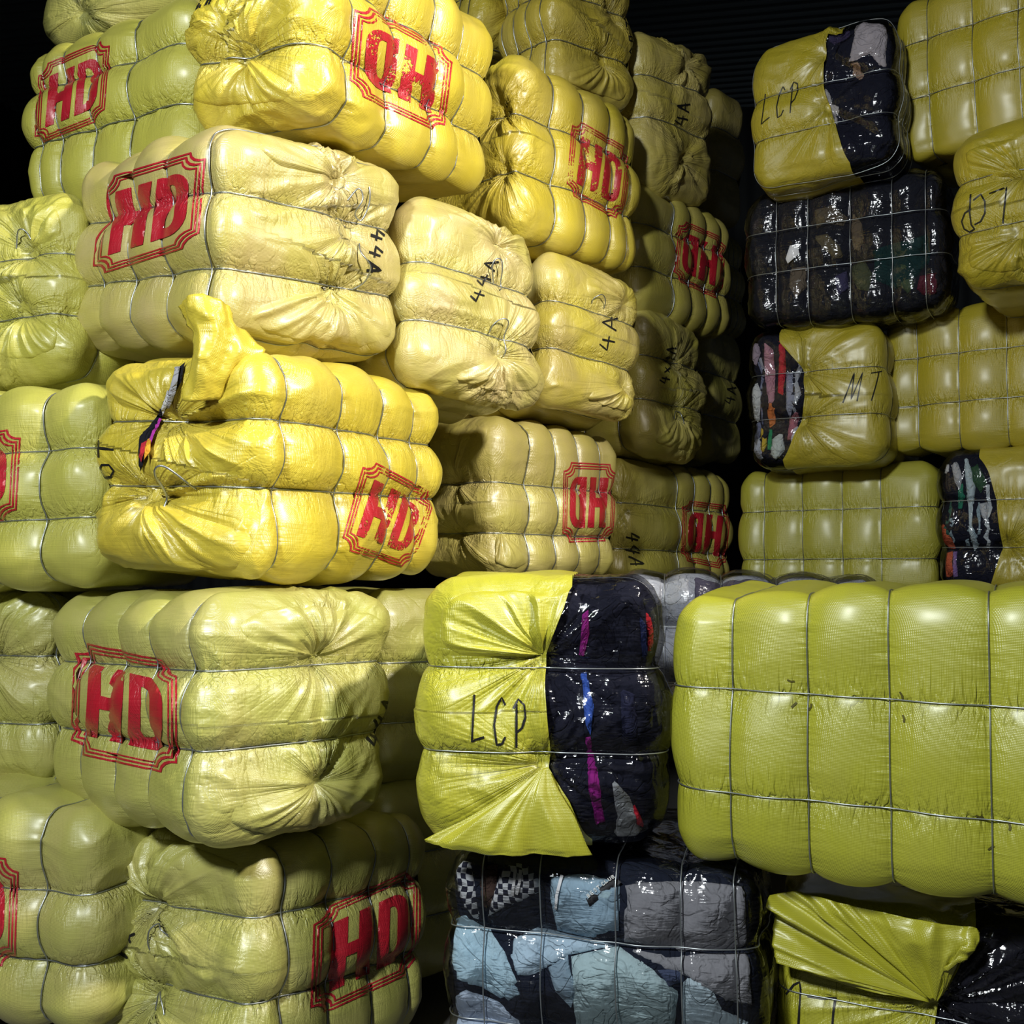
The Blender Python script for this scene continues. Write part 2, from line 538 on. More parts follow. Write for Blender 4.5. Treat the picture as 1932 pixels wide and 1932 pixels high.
class Bale:
    def __init__(s, key, label, group, tint, straps=None, wires=(.33, .65), r=.13, dx=.036, dz=.052, seed=0,
                 knots=(), rough=1.0, window=None, dirt=.3, straps_y=None, sag=0.0, film=False, name='clothing_bale'):
        P = POSE[key]
        s.key = key
        s.c = np.array(P[:3])
        s.R = np.array((Matrix.Rotation(P[3], 3, 'Z') @ Matrix.Rotation(P[4], 3, 'X') @ Matrix.Rotation(P[5], 3, 'Y')))
        s.h = np.array(P[6:9]) / 2 * 1.02
        s.ax = 0 if P[9] == 'x' else 1
        s.r, s.dx, s.dz, s.seed, s.rough = min(r, s.h.min() * .62), dx, dz, seed, rough
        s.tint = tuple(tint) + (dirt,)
        s.dist = float(np.linalg.norm(s.c - EYEV))
        s.film = film
        s.sag = sag
        s.root = bpy.data.objects.new(name, None)
        s.root.empty_display_size = .2
        R4 = Matrix([list(map(float, r_)) for r_ in s.R]).to_4x4()
        s.root.matrix_world = Matrix.Translation(Vector(s.c)) @ R4 @ Matrix.Translation((0, 0, -s.h[2]))
        col.objects.link(s.root)
        s.root['label'] = label
        s.root['category'] = 'bale'
        s.root['group'] = group
        s.loc = (0, 0, float(s.h[2]))
        s.zs = sorted(s.h[2] * (1 - 2 * w) for w in wires)
        la = s.h[s.ax]
        face = 'F' if s.ax == 0 else 'L'
        if straps is not None:
            s.ts = sorted(s.uv(face, x, straps_y)[0] for x in straps)
            s.ts = [t for t in s.ts if abs(t) < la - .03]
        else:
            s.ts = [la * f for f in (-.62, -.2, .2, .62)]
        s.knots = [s.on_box(f, *s.uv(f, x, y)) for f, x, y in knots]
        s.window = window
        if window:
            side, pts = window
            uvs = sorted([s.uv('F', x, y) for x, y in pts], key=lambda q: q[1])
            s.wz = np.array([q[1] for q in uvs])
            s.wx = np.clip(np.array([q[0] for q in uvs]), -s.h[0] * .93, s.h[0] * .93)

    # pixel of the photograph -> coordinates on one of the box faces
    def uv(s, face, px, py):
        d = s.R.T @ ray(px, py)
        o = s.R.T @ (EYEV - s.c)
        if face == 'F':
            t = (-s.h[1] - o[1]) / d[1]
            p = o + d * t
            return (p[0], p[2])
        if face == 'L':
            t = (-s.h[0] - o[0]) / d[0]
            p = o + d * t
            return (p[1], p[2])
        if face == 'T':
            t = (s.h[2] - o[2]) / d[2]
            p = o + d * t
            return (p[0], p[1])

    def on_box(s, face, u, v):
        if face == 'F':
            return np.array([u, -s.h[1], v])
        if face == 'L':
            return np.array([-s.h[0], u, v])
        return np.array([u, v, s.h[2]])

    def box_pts(s, face, UV):
        UV = np.asarray(UV)
        z = np.zeros(len(UV))
        if face == 'F':
            return np.stack([UV[:, 0], z - s.h[1], UV[:, 1]], 1)
        if face == 'L':
            return np.stack([z - s.h[0], UV[:, 0], UV[:, 1]], 1)
        return np.stack([UV[:, 0], UV[:, 1], z + s.h[2]], 1)

    def groove(s, t, ws, half):
        """1 at a wire, 0 mid-cell; and distance to the nearest wire"""
        t = np.asarray(t)
        e = [-half * 1.05] + list(ws) + [half * 1.05]
        g = np.zeros_like(t)
        dist = np.full_like(t, 9.0)
        for w in ws:
            dist = np.minimum(dist, np.abs(t - w))
        wid = [e[i + 1] - e[i] for i in range(1, len(e) - 2)] or [.2]
        A0 = float(np.clip(np.mean(wid) / .2, .5, 1.1))
        for i in range(len(e) - 1):
            a, b = e[i], e[i + 1]
            m = (t >= a) & (t <= b)
            first, last = i == 0, i == len(e) - 2
            q = (t - a) / max(b - a, 1e-6)
            if first and last:
                sv = np.zeros_like(q)
            elif first:
                sv = np.clip((q - .35) / .65, 0, 1)
            elif last:
                sv = np.clip((.65 - q) / .65, 0, 1)
            else:
                sv = np.abs(2 * q - 1)
            gg = .55 * sv ** 2.2 + .45 * (1 - np.sqrt(np.clip(1 - sv ** 2, 0, 1)))
            amp = A0
            g = np.where(m, gg * amp, g)
        return g, dist

    def weights(s, R, n):
        _, dz = s.groove(R[:, 2], s.zs, s.h[2])
        _, dt = s.groove(R[:, s.ax], s.ts, s.h[s.ax])
        wz = np.exp(-dz / .045) * (1 - n[:, 2] ** 2)
        wt = np.exp(-dt / .030) * (1 - n[:, s.ax] ** 2)
        kv = np.tile(np.array([[1., 0, 0]]), (len(R), 1))
        kw = np.zeros(len(R))
        for K in s.knots:
            rel = R - K
            d = np.linalg.norm(rel, axis=1)
            w = np.clip(d / .05, 0, 1) * np.exp(-np.maximum(d - .06, 0) / .24)
            m = w > kw
            kw = np.where(m, w, kw)
            kv = np.where(m[:, None], rel, kv)
        return kv, kw, wz, wt

    def surf(s, P0, off=0.0, want=False, crinkle=0.0):
        hr = s.h - s.r
        q = np.clip(P0, -hr, hr)
        d = P0 - q
        n = d / (np.linalg.norm(d, axis=1)[:, None] + 1e-9)
        R = q + s.r * n
        gz, _ = s.groove(R[:, 2], s.zs, s.h[2])
        gt, _ = s.groove(R[:, s.ax], s.ts, s.h[s.ax])
        kv, kw, wz, wt = s.weights(R, n)
        D = -s.dz * gz * (1 - n[:, 2] ** 2) - s.dx * gt * (1 - n[:, s.ax] ** 2)
        # faces bow a little: lower towards the ends and edges
        e = np.abs(R / s.h)
        bow = .020 * np.clip(e[:, 0], 0, 1) ** 3 * (1 - n[:, 0] ** 2) + .034 * np.clip(e[:, 2], 0, 1) ** 2.4 * (1 - n[:, 2] ** 2)
        D -= bow
        D += (vnoise(R * 3.2, s.seed) - .5) * .05 + (vnoise(R * 8.5, s.seed + 3) - .5) * .012 * s.rough
        # gathers, folds
        sc = s.rough
        hzv = vnoise(R * np.array([34, 34, 5.0]), s.seed + 11)
        vtv = vnoise(R * (np.array([6, 34, 34.0]) if s.ax == 0 else np.array([34, 6, 34.0])), s.seed + 12)
        D += (hzv - .5) * .011 * wz * sc + (vtv - .5) * .008 * wt * sc
        endw = n[:, s.ax] ** 2
        wr = ridge(vnoise(R * np.array([6, 6, 12]) + vnoise(R * 5, s.seed)[:, None] * 2.2, s.seed + 5))
        D += wr * .005 * sc * (.35 + endw)
        if len(s.knots):
            dirv = kv / (np.linalg.norm(kv, axis=1)[:, None] + 1e-6)
            fold = ridge(vnoise(dirv * 2.6, s.seed + 21)) * .6 + ridge(vnoise(dirv * 6, s.seed + 22)) * .4
            sect = np.clip(vnoise(dirv * 1.6, s.seed + 23) * 2.2 - .5, .15, 1)
            D += kw * sect * (fold - .5) * .050 * sc
            kw = kw * sect
            for K in s.knots:
                dd = np.linalg.norm(R - K, axis=1)
                D -= .030 * np.exp(-(dd / .05) ** 2)
        if crinkle:
            D += (ridge(vnoise(R * np.array([12, 12, 12]) + vnoise(R * 9, s.seed + 2)[:, None] * 2, s.seed + 31))) * crinkle
        out = R + n * (D + off)[:, None]
        if s.sag:
            out[:, 2] -= s.sag * (1 - (np.clip(np.abs(out[:, 0]) / s.h[0], 0, 1)) ** 2)
        if want:
            ew = endw * min(1.0, s.rough)
            if s.window or s.rough > 1.3:
                ew = np.maximum(ew, .6)
            s._ew = np.stack([ew, ew, ew], 1)
            return out, kv, np.stack([kw, wz, wt], 1)
        return out

    def warp(s, P, k_x):
        """slide the columns of the grid so that one of them follows the sheet's edge"""
        b = np.interp(P[:, 2], s.wz, s.wx)
        a = s.h[0]
        x = P[:, 0]
        x2 = np.where(x <= k_x, -a + (x + a) * (b + a) / (k_x + a), b + (x - k_x) * (a - b) / (a - k_x))
        P = P.copy()
        P[:, 0] = x2
        return P

    def grid(s, step):
        n = [max(16, int(math.ceil(2 * s.h[i] / step / 4)) * 4) for i in range(3)]
        ax = [np.linspace(-s.h[i], s.h[i], n[i] + 1) for i in range(3)]
        for i, ws in ((2, s.zs), (s.ax, s.ts)):
            for w in ws:
                j = int(np.argmin(np.abs(ax[i][1:-1] - w))) + 1
                if not (s.window and i == 0):
                    ax[i][j] = w
        return n, ax

    def body(s, step_px=4.0):
        step = step_px * s.dist / FPX
        n, A = s.grid(step)
        nx, ny, nz = n
        k = None
        if s.window:
            mid = float(np.mean(s.wx))
            k = int(round((mid + s.h[0]) / (2 * s.h[0]) * nx / 4)) * 4
            k = min(max(k, 4), nx - 4)
        vid = {}
        pts = []

        def quads(face):
            fx = {'F': (0, 2, 1, 0), 'K': (0, 2, 1, ny), 'L': (1, 2, 0, 0), 'R': (1, 2, 0, nx), 'T': (0, 1, 2, nz), 'D': (0, 1, 2, 0)}[face]
            a, b, c, cv = fx
            flip = face in ('K', 'L', 'D')
            groups = {0: [], 1: []}

            def V(i, j):
                key = [0, 0, 0]
                key[a], key[b], key[c] = i, j, cv
                key = tuple(key)
                if key not in vid:
                    vid[key] = len(pts)
                    pts.append((A[0][key[0]], A[1][key[1]], A[2][key[2]]))
                return vid[key]
            for bi in range(0, n[a], 4):
                for bj in range(0, n[b], 4):
                    dense = True
                    if face == 'K' or (face == 'R' and s.c[0] > -5 and s.R[0, 0] * 1 > .0 and not face_right):
                        dense = False
                    if face in 'TD':
                        yb = A[1][bj] + s.h[1] if b == 1 else 0
                        xb = A[0][bi] + s.h[0]
                        dense = (yb < .22) or (xb < .18 and s.R[1, 0] > .3) or (face == 'T' and s.key in ('F1a', 'F1b'))
                    side = 0
                    if k is not None:
                        if face in 'FKTD':
                            side = 1 if bi >= k else 0
                        elif face == 'R':
                            side = 1
                        if s.window[0] == 'left':
                            side = 1 - side
                    st = 1 if dense else 4
                    for i in range(bi, bi + 4, st):
                        for j in range(bj, bj + 4, st):
                            f = (V(i, j), V(i + st, j), V(i + st, j + st), V(i, j + st))
                            groups[side].append(f[::-1] if flip else f)
            return groups
        face_right = s.R[1, 0] < -.05      # right end turned towards the camera
        G = {0: [], 1: []}
        for f in 'FKLRTD':
            g = quads(f)
            G[0] += g[0]
            G[1] += g[1]
        P = np.array(pts)
        if k is not None:
            P = s.warp(P, A[0][k])
        for side in (0, 1):
            if not G[side]:
                continue
            fa = np.array(G[side], int)
            used, inv = np.unique(fa, return_inverse=True)
            fa = inv.reshape(fa.shape)
            is_film = s.film or side == 1
            co, kv, wt = s.surf(P[used], off=(.004 if not is_film else 0.0), want=True, crinkle=.004 if is_film else 0)
            if is_film:
                make_obj('plastic_film', co, fa, M['film'], s.root, loc=s.loc)
            else:
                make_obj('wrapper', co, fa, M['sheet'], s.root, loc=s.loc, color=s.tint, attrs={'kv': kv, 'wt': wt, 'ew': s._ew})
        return s

    def core(s, color, step_px=8, name='packed_clothes'):
        n, A = s.grid(step_px * s.dist / FPX)
        V, Fq = cube_grid(n, A)
        co = s.surf(V, off=-.022)
        D = (vnoise(V * 16, s.seed + 40) - .5) * .016
        co += D[:, None] * (V / (np.abs(V).max() + 1e-6))
        make_obj(name, co, Fq, M['cloth'], s.root, loc=s.loc, color=color)
        return s

    def bind(s, pts=160, rad=.0027):
        for ax, ws in ((2, s.zs), (s.ax, s.ts)):
            for i, w in enumerate(ws):
                o = [j for j in range(3) if j != ax]
                a, b = s.h[o[0]], s.h[o[1]]
                m = pts // 4
                t = np.linspace(-1, 1, m, endpoint=False)
                one = np.ones(m)
                loop = np.concatenate([np.stack([t * a, -one * b], 1), np.stack([one * a, t * b], 1), np.stack([-t * a, one * b], 1), np.stack([-one * a, -t * b], 1)])
                P0 = np.zeros((len(loop), 3))
                P0[:, ax] = w
                P0[:, o[0]] = loop[:, 0]
                P0[:, o[1]] = loop[:, 1]
                path = s.surf(P0, off=.012)
                # a taut wire: smooth out the small wrinkles
                for _ in range(2):
                    path = path * .5 + (np.roll(path, 1, 0) + np.roll(path, -1, 0)) * .25
                V, Fs = tube(path, rad, 5, True)
                make_obj('baling_wire', V, Fs, M['wire'], s.root, loc=s.loc)
        return s

    def settle(s, face, V2, off):
        """slide marks over the quilted surface to where the photograph shows them (from flat-face coordinates)"""
        o = s.R.T @ (EYEV - s.c)
        c = 1 if face == 'F' else 0
        V = V2.copy()
        for _ in range(4):
            P = s.surf(s.box_pts(face, V), off=off)
            d = P - o
            t = (-s.h[c] - o[c]) / d[:, c]
            Q = o + d * t[:, None]
            W = np.stack([Q[:, 0] if face == 'F' else Q[:, 1], Q[:, 2]], 1)
            V = V + .6 * (V2 - W)
            V = V2 + np.clip(V - V2, -.07, .07)
        return V

    def patch(s, name, face, polys_uv, mat, step=.009, off=.006, color=None, lump=0.0, puff=0.0, label=None):
        V2, T, pl = fill([np.asarray(p, float) for p in polys_uv], step)
        if len(T) == 0:
            return None
        Vs = s.settle(face, V2, off) if face in 'FL' else V2
        P0 = s.box_pts(face, Vs)
        o = np.full(len(P0), off)
        if puff:
            edge = np.concatenate(pl)
            d = np.full(len(P0), 9.0)
            for i in range(0, len(edge)):
                d = np.minimum(d, np.linalg.norm(V2 - edge[i], axis=1))
            o = o + puff * (1 - np.exp(-d / .018)) - puff * 1.2 * (d < 1e-4)
        if lump:
            o = o + (vnoise(P0 * 20 + vnoise(P0 * 9, s.seed)[:, None] * 2, s.seed + len(V2)) - .5) * lump
        co, kv, wt = s.surf(P0, off=o, want=True)
        if face == 'L':
            T = T[:, ::-1]
        ob = make_obj(name, co, T, mat, s.root, loc=s.loc, color=color, attrs={'kv': kv, 'wt': wt, 'ew': s._ew})
        if label:
            ob['label'] = label
        return ob

    def poly(s, face, px):
        return np.array([s.uv(face, x, y) for x, y in px])

    def garment(s, px, color, face='F', mat=None, off=-.014, puff=.008, lump=.012, name='garment', step=.012, label=None):
        return s.patch(name, face, [s.poly(face, px)], mat or M['cloth'], step=step, off=off, color=color, lump=lump, puff=puff, label=label)

    def stamp(s, face, quad, worn=False, turned=False):
        q = s.poly(face, quad)
        if turned:
            q = np.roll(q, 2, axis=0)
        TL, TR, BR, BL = q

        def mp(pts):
            p = np.asarray(pts, float)
            u, v = p[:, 0:1], p[:, 1:2]
            return (TL * (1 - u) + TR * u) * v + (BL * (1 - u) + BR * u) * (1 - v)

        def outline(i):
            a, c = i, .13
            pts = []
            cs = [((0, 1), (1, -1)), ((1, 1), (-1, -1)), ((1, 0), (-1, 1)), ((0, 0), (1, 1))]
            for (x, y), (sx, sy) in cs:
                arc = []
                for kx in range(5):
                    t = kx / 4 * math.pi / 2
                    arc.append((x + sx * (a + c * math.cos(t)) * 1.0, y + sy * (a + c * .85 * math.sin(t))))
                # step before and after the concave corner
                arc = [(x + sx * a * 1.0 + sx * c * 1.12 * 0 + sx * c, y + sy * a)] + arc[1:-1] + [(x + sx * a, y + sy * (a + c * .85))]
                if sx * sy > 0:
                    arc = arc[::-1]
                if (x, y) in ((0, 1),):
                    arc = arc if arc[0][0] < arc[-1][0] else arc[::-1]
                if (x, y) == (1, 1):
                    arc = arc if arc[0][1] > arc[-1][1] else arc[::-1]
                if (x, y) == (1, 0):
                    arc = arc if arc[0][0] > arc[-1][0] else arc[::-1]
                if (x, y) == (0, 0):
                    arc = arc if arc[0][1] < arc[-1][1] else arc[::-1]
                pts += arc
            return pts
        mat = M['stamp_worn'] if worn else M['stamp']
        w = float(np.linalg.norm(TR - TL))
        st = max(.008, w / 40)
        root = None
        for i, wd in ((0.0, .017), (.034, .017), (.068, .013)):
            o = s.patch('stamp' if root is None else 'stamp_frame_line', face, [mp(outline(i)), mp(outline(i + wd))], mat, step=st, off=.0068)
            if root is None:
                root = o
                root['label'] = 'red stamped HD print in a triple-lined frame'
            else:
                o.parent = root
                o.location = (0, 0, 0)
        H = [(.17, .82), (.30, .82), (.30, .56), (.40, .56), (.40, .82), (.53, .82), (.50, .18), (.38, .18), (.39, .44), (.29, .44), (.28, .18), (.15, .18)]
        Do = [(.58, .82), (.72, .82)] + [(.72 + .155 * math.sin(t), .62 + .20 * math.cos(t)) for t in np.linspace(.15, math.pi / 2, 6)] + \
             [(.72 + .155 * math.cos(t), .38 - .20 * math.sin(t)) for t in np.linspace(0, math.pi / 2 - .15, 6)] + [(.70, .18), (.57, .18)]
        Di = [(.69, .72), (.715, .72)] + [(.715 + .05 * math.sin(t), .62 + .10 * math.cos(t)) for t in np.linspace(.15, math.pi / 2, 4)] + \
             [(.715 + .05 * math.cos(t), .38 - .10 * math.sin(t)) for t in np.linspace(0, math.pi / 2 - .15, 4)] + [(.70, .28), (.685, .28)]
        for shape in ([mp(H)], [mp(Do), mp(Di)]):
            o = s.patch('stamp_letter', face, shape, mat, step=st, off=.0068)
            o.parent = root
            o.location = (0, 0, 0)

    def strokes(s, face, lines, width=.008, name='handwriting', mat=None, off=.0068):
        """marker strokes given in photo pixels; each stroke a ribbon lying on the sheet"""
        for ln in lines:
            P = resample([s.uv(face, x, y) for x, y in ln], .012, closed=False)
            if len(P) < 2:
                continue
            T = np.gradient(P, axis=0)
            T /= np.linalg.norm(T, axis=1)[:, None] + 1e-9
            Nn = np.stack([-T[:, 1], T[:, 0]], 1)
            w = width * (.75 + .5 * vnoise(np.c_[P * 30, P[:, :1]], 5))[:, None] / 2
            UV = np.concatenate([P + Nn * w, P - Nn * w])
            k = len(P)
            Fs = [(i, i + 1, k + i + 1, k + i) for i in range(k - 1)]
            co = s.surf(s.box_pts(face, s.settle(face, UV, off)), off=off)
            make_obj(name, co, Fs, mat or M['ink'], s.root, loc=s.loc)

    def write(s, face, text, org, right, up, width=.008, **kw):
        """letters: org = pixel of the lower left of the first letter; right/up = pixel vectors of one letter cell"""
        if right[0] * up[1] - right[1] * up[0] > 0:      # keep the letters unmirrored
            org, up = (org[0] + up[0], org[1] + up[1]), (-up[0], -up[1])
        x0 = 0.0
        for chx in text:
            L = []
            for ln in GLYPH.get(chx, []):
                L.append([(org[0] + right[0] * (x0 + gx * .78) + up[0] * gy, org[1] + right[1] * (x0 + gx * .78) + up[1] * gy) for gx, gy in ln])
            s.strokes(face, L, width, **kw)
            x0 += 1.0

    def fan(s, face, hub, rim, amp=.022, folds=7, seed=0, nu=72, nv=26, name='gathered_fold'):
        """sheet drawn together at a knot: ripples fanning out over the surface, fading at the rim"""
        hb = np.array(s.uv(face, *hub))
        rm = np.array([s.uv(face, x, y) for x, y in rim])
        L = np.r_[0, np.cumsum(np.linalg.norm(np.diff(rm, axis=0), axis=1))]
        t = np.linspace(0, L[-1], nu)
        rr = np.stack([np.interp(t, L, rm[:, 0]), np.interp(t, L, rm[:, 1])], 1)
        for _ in range(4):
            rr[1:-1] = rr[1:-1] * .5 + (rr[2:] + rr[:-2]) * .25
        v = np.linspace(.03, 1, nv)
        UV = (hb[None, None] + (rr[None] - hb[None, None]) * v[:, None, None]).reshape(-1, 2)
        u01 = np.tile(np.linspace(0, 1, nu), nv)
        vv = np.repeat(v, nu)
        q = np.stack([u01 * folds + .35 * vnoise(np.stack([u01 * 3, vv * 3, vv * 0 + seed], 1)), vv * .7, u01 * 0 + seed], 1)
        rip = .65 * ridge(vnoise(q, seed)) + .35 * ridge(vnoise(q * np.array([2.4, 1, 1]), seed + 4))
        edge = np.clip(np.minimum(u01, 1 - u01) / .12, 0, 1)
        env = np.clip(np.sin(np.clip(vv, 0, 1) * math.pi) ** .7 + .0, 0, 1) * edge
        o = .0045 + np.maximum(rip, -.1) * amp * env - .006 * (1 - edge) - .007 * np.clip((vv - .93) / .07, 0, 1)
        co, kv, wt = s.surf(s.box_pts(face, UV), off=o, want=True)
        wt = wt * .4
        F_ = []
        for i in range(nv - 1):
            for j in range(nu - 1):
                F_.append((i * nu + j, i * nu + j + 1, (i + 1) * nu + j + 1, (i + 1) * nu + j))
        F_ = np.array(F_)
        a, b_, c_ = co[F_[nu * 8, 0]], co[F_[nu * 8, 1]], co[F_[nu * 8, 2]]
        out = np.array([0, -1., 0]) if face == 'F' else np.array([-1., 0, 0])
        if np.cross(b_ - a, c_ - b_) @ out < 0:
            F_ = F_[:, ::-1]
        return make_obj(name, co, F_, M['sheet'], s.root, loc=s.loc, color=s.tint, attrs={'kv': kv, 'wt': wt, 'ew': s._ew})

    def tail(s, face, px, lift=.02, radius=.0027):
        """loose end of a wire standing off the sheet"""
        P = resample([s.uv(face, x, y) for x, y in px], .01, closed=False)
        t = np.linspace(0, 1, len(P))
        co = s.surf(s.box_pts(face, P), off=.008 + lift * np.sin(t * math.pi))
        for _ in range(6):
            co[1:-1] = co[1:-1] * .5 + (co[2:] + co[:-2]) * .25
        V, Fs = tube(co, radius, 6)
        make_obj('wire_tail', V, Fs, M['wire'], s.root, loc=s.loc)


GLYPH = {
    'L': [[(.1, 1), (0, .02), (.25, .08), (.8, .15)]],
    'C': [[(.85, .85), (.6, 1), (.3, .8), (.15, .4), (.35, .02), (.7, .05), (.9, .2)]],
    'P': [[(.35, 0), (.3, .9)], [(.1, .8), (.4, 1), (.8, .9), (.9, .65), (.7, .42), (.35, .32)]],
    'M': [[(0, 0), (.25, 1), (.45, .1), (.75, 1), (.85, .02)]],
    'T': [[(0, .95), (1, 1)], [(.55, 1), (.45, 0)]],
    '4': [[(.35, 1), (.05, .45), (.9, .42)], [(.65, .85), (.6, 0)]],
    'A': [[(0, 0), (.4, 1), (.75, 0)], [(.1, .35), (.8, .38)]],
    'x': [[(.1, .7), (.8, .2)], [(.2, .2), (.75, .75)]],
    'E': [[(.8, 1), (.1, .95), (.05, .05), (.8, 0)], [(.1, .5), (.6, .5)]],
    '8': [[(.8, .85), (.4, 1), (.15, .8), (.7, .4), (.6, .05), (.2, .08), (.2, .35), (.75, .7), (.8, .85)]],
    '0': [[(.5, 1), (.1, .7), (.15, .2), (.5, 0), (.85, .3), (.85, .75), (.5, 1)]],
    'I': [[(.5, 1), (.5, 0)]],
    'B': [[(.1, 0), (.1, 1), (.7, .9), (.7, .6), (.1, .5), (.8, .4), (.8, .1), (.1, 0)]],
    'S': [[(.85, .85), (.4, 1), (.1, .75), (.8, .35), (.6, 0), (.1, .1)]],
    'U': [[(.1, 1), (.15, .15), (.5, 0), (.8, .15), (.85, 1)]],
    ' ': [],
}


def cube_grid(n, A):
    nx, ny, nz = n
    vid, pts, Fq = {}, [], []

    def V(k):
        if k not in vid:
            vid[k] = len(pts)
            pts.append((A[0][k[0]], A[1][k[1]], A[2][k[2]]))
        return vid[k]
    for a, b, c, cv, flip in ((0, 2, 1, 0, 0), (0, 2, 1, ny, 1), (1, 2, 0, 0, 1), (1, 2, 0, nx, 0), (0, 1, 2, nz, 0), (0, 1, 2, 0, 1)):
        for i in range(n[a]):
            for j in range(n[b]):
                f = []
                for di, dj in ((0, 0), (1, 0), (1, 1), (0, 1)):
                    k = [0, 0, 0]
                    k[a], k[b], k[c] = i + di, j + dj, cv
                    f.append(V(tuple(k)))
                Fq.append(f[::-1] if flip else f)
    return np.array(pts), Fq


def struct(name, V, Fs, mat, smooth=False):
    o = make_obj(name, V, Fs, mat, smooth=smooth)
    o['kind'] = 'structure'
    return o


# ------------------------------------------------------------------ the hall
FLOOR = -0.14
struct('floor', [(-9, -5, FLOOR), (10, -5, FLOOR), (10, 14, FLOOR), (-9, 14, FLOOR)], [(0, 1, 2, 3)], M['floor'])


def corrugated(name, origin, eu, ev, nu, nv, pitch, depth, mat):
    """ribbed metal sheet: ribs run along eu, repeat along ev"""
    eu, ev, origin = map(lambda q: np.array(q, float), (eu, ev, origin))
    nrm = np.cross(eu, ev)
    nrm /= np.linalg.norm(nrm)
    lv = np.linalg.norm(ev)
    m = int(lv / pitch * 6)
    prof = np.array([0, 0, .5, 1, 1, .5])
    V, Fs = [], []
    for j in range(m + 1):
        for i in (0, 1):
            V.append(origin + eu * i + ev * (j / m) + nrm * depth * prof[j % 6])
    for j in range(m):
        Fs.append((2 * j, 2 * j + 1, 2 * j + 3, 2 * j + 2))
    return struct(name, V, Fs, mat)


corrugated('ceiling', (-12, 0.5, 7.2), (26, -4.5, 0), (3.6, 22, .8), 1, 1, .16, .05, M['roof'])
corrugated('wall_back', (-9, 13, FLOOR), (0, 0, 8), (20, 0, 0), 1, 1, .25, .04, M['wall'])
corrugated('wall_left', (-6.5, -4, FLOOR), (0, 0, 8), (0, 18, 0), 1, 1, .25, .04, M['wall'])

# ------------------------------------------------------------------ tower of stamped bales, front corner
HD = (.56, .49, .13)
HDG = (.47, .47, .115)
WARM = (.70, .56, .05)
LCR = (.45, .37, .022)
LC = (.48, .43, .03)
GT = 'red-stamped bales in the left tower'
GR = 'bales in the right-hand wall behind'
GF = 'bales in the near right stack'

b = Bale('B0', 'lowest corner bale with red HD stamp at its right and a sagging knotted left end', GT, HDG, [555, 638, 718, 790], (.31, .63), seed=1, straps_y=1760,
         knots=(('L', 283, 1708), ('L', 275, 1890)), rough=1.2, dirt=.35, sag=.0)
b.body().bind()
b.fan('L', (283, 1708), [(180, 1660), (175, 1600), (215, 1560), (290, 1552), (370, 1575), (440, 1620), (430, 1690)], .026, 8, 1)
b.fan('L', (283, 1760), [(215, 1800), (230, 1860), (290, 1880), (370, 1880), (430, 1850), (440, 1810)], .016, 7, 2)
b.stamp('F', [(592, 1722), (795, 1632), (792, 1828), (585, 1925)])
b.write('L', '44x', (180, 1842), (18, -36), (34, 18), .010)
b.tail('L', [(288, 1800), (290, 1752), (300, 1738), (314, 1752), (322, 1775)], .03)
b.tail('L', [(274, 1912), (278, 1880), (290, 1872), (302, 1890), (308, 1915)], .03)

b = Bale('B1', 'corner bale under the torn bright bale, red HD stamp on its left side', GT, HDG, [133, 196, 259, 331], (.32, .62), seed=2, straps_y=1330,
         knots=(('F', 612, 1238), ('F', 605, 1478)), rough=1.1, dirt=.35)
b.body().bind()
b.fan('F', (605, 1478), [(430, 1500), (430, 1560), (500, 1590), (590, 1595), (680, 1570), (740, 1530), (745, 1450)], .026, 9, 3)
b.fan('F', (612, 1240), [(470, 1225), (440, 1180), (500, 1140), (600, 1130), (700, 1140), (745, 1180), (740, 1230)], .020, 8, 4)
b.stamp('L', [(140, 1208), (334, 1252), (334, 1464), (132, 1420)])
b.write('F', '44A', (688, 1400), (14, -33), (34, 14), .010)

b = Bale('B2', 'bright yellow bale torn open at its knotted end, faded HD stamp lower right', GT, WARM, [550, 656, 742, 806], (.31, .59), seed=3, straps_y=880,
         knots=(('L', 300, 790), ('L', 275, 935)), rough=1.35, dirt=.12)
b.body(3.5).bind()
b.fan('L', (275, 938), [(170, 960), (172, 1030), (215, 1080), (290, 1100), (370, 1105), (440, 1090), (480, 1020), (470, 960)], .034, 9, 5)
b.fan('L', (300, 790), [(215, 775), (180, 730), (190, 690), (240, 670), (300, 665), (325, 680)], .022, 6, 6)
b.fan('L', (330, 800), [(345, 890), (400, 900), (460, 890), (485, 840), (470, 800)], .016, 6, 7)
b.stamp('F', [(690, 862), (825, 934), (776, 1076), (641, 1034)], worn=True)
b.write('L', '0T', (184, 905), (0, -42), (30, 0), .008)
b.tail('L', [(308, 958), (316, 908), (325, 884), (336, 878), (346, 890), (358, 922)], .05, .0035)
tearoff = .022
b.garment([(346, 672), (338, 720), (318, 762), (300, 790), (296, 800), (280, 835), (268, 872), (262, 890), (258, 850), (262, 820), (290, 790), (312, 748), (334, 690)], (.012, .012, .018), 'L', off=tearoff, puff=.006, lump=.006, label='black cloth showing through the tear')
b.garment([(338, 690), (330, 740), (318, 770), (310, 770), (318, 735), (330, 690)], (.45, .45, .5), 'L', off=tearoff + .008, puff=.004, lump=.004)
b.garment([(318, 740), (310, 775), (304, 785), (306, 760), (314, 735)], (.7, .7, .72), 'L', off=tearoff + .008, puff=.004, lump=.004)
b.garment([(303, 790), (290, 815), (281, 845), (277, 842), (285, 812), (298, 788)], (.5, .05, .42), 'L', off=tearoff + .008, puff=.004, lump=.004)
b.garment([(276, 830), (272, 850), (264, 872), (260, 860), (264, 835)], (.55, .03, .05), 'L', off=tearoff + .010, puff=.004, lump=.004)
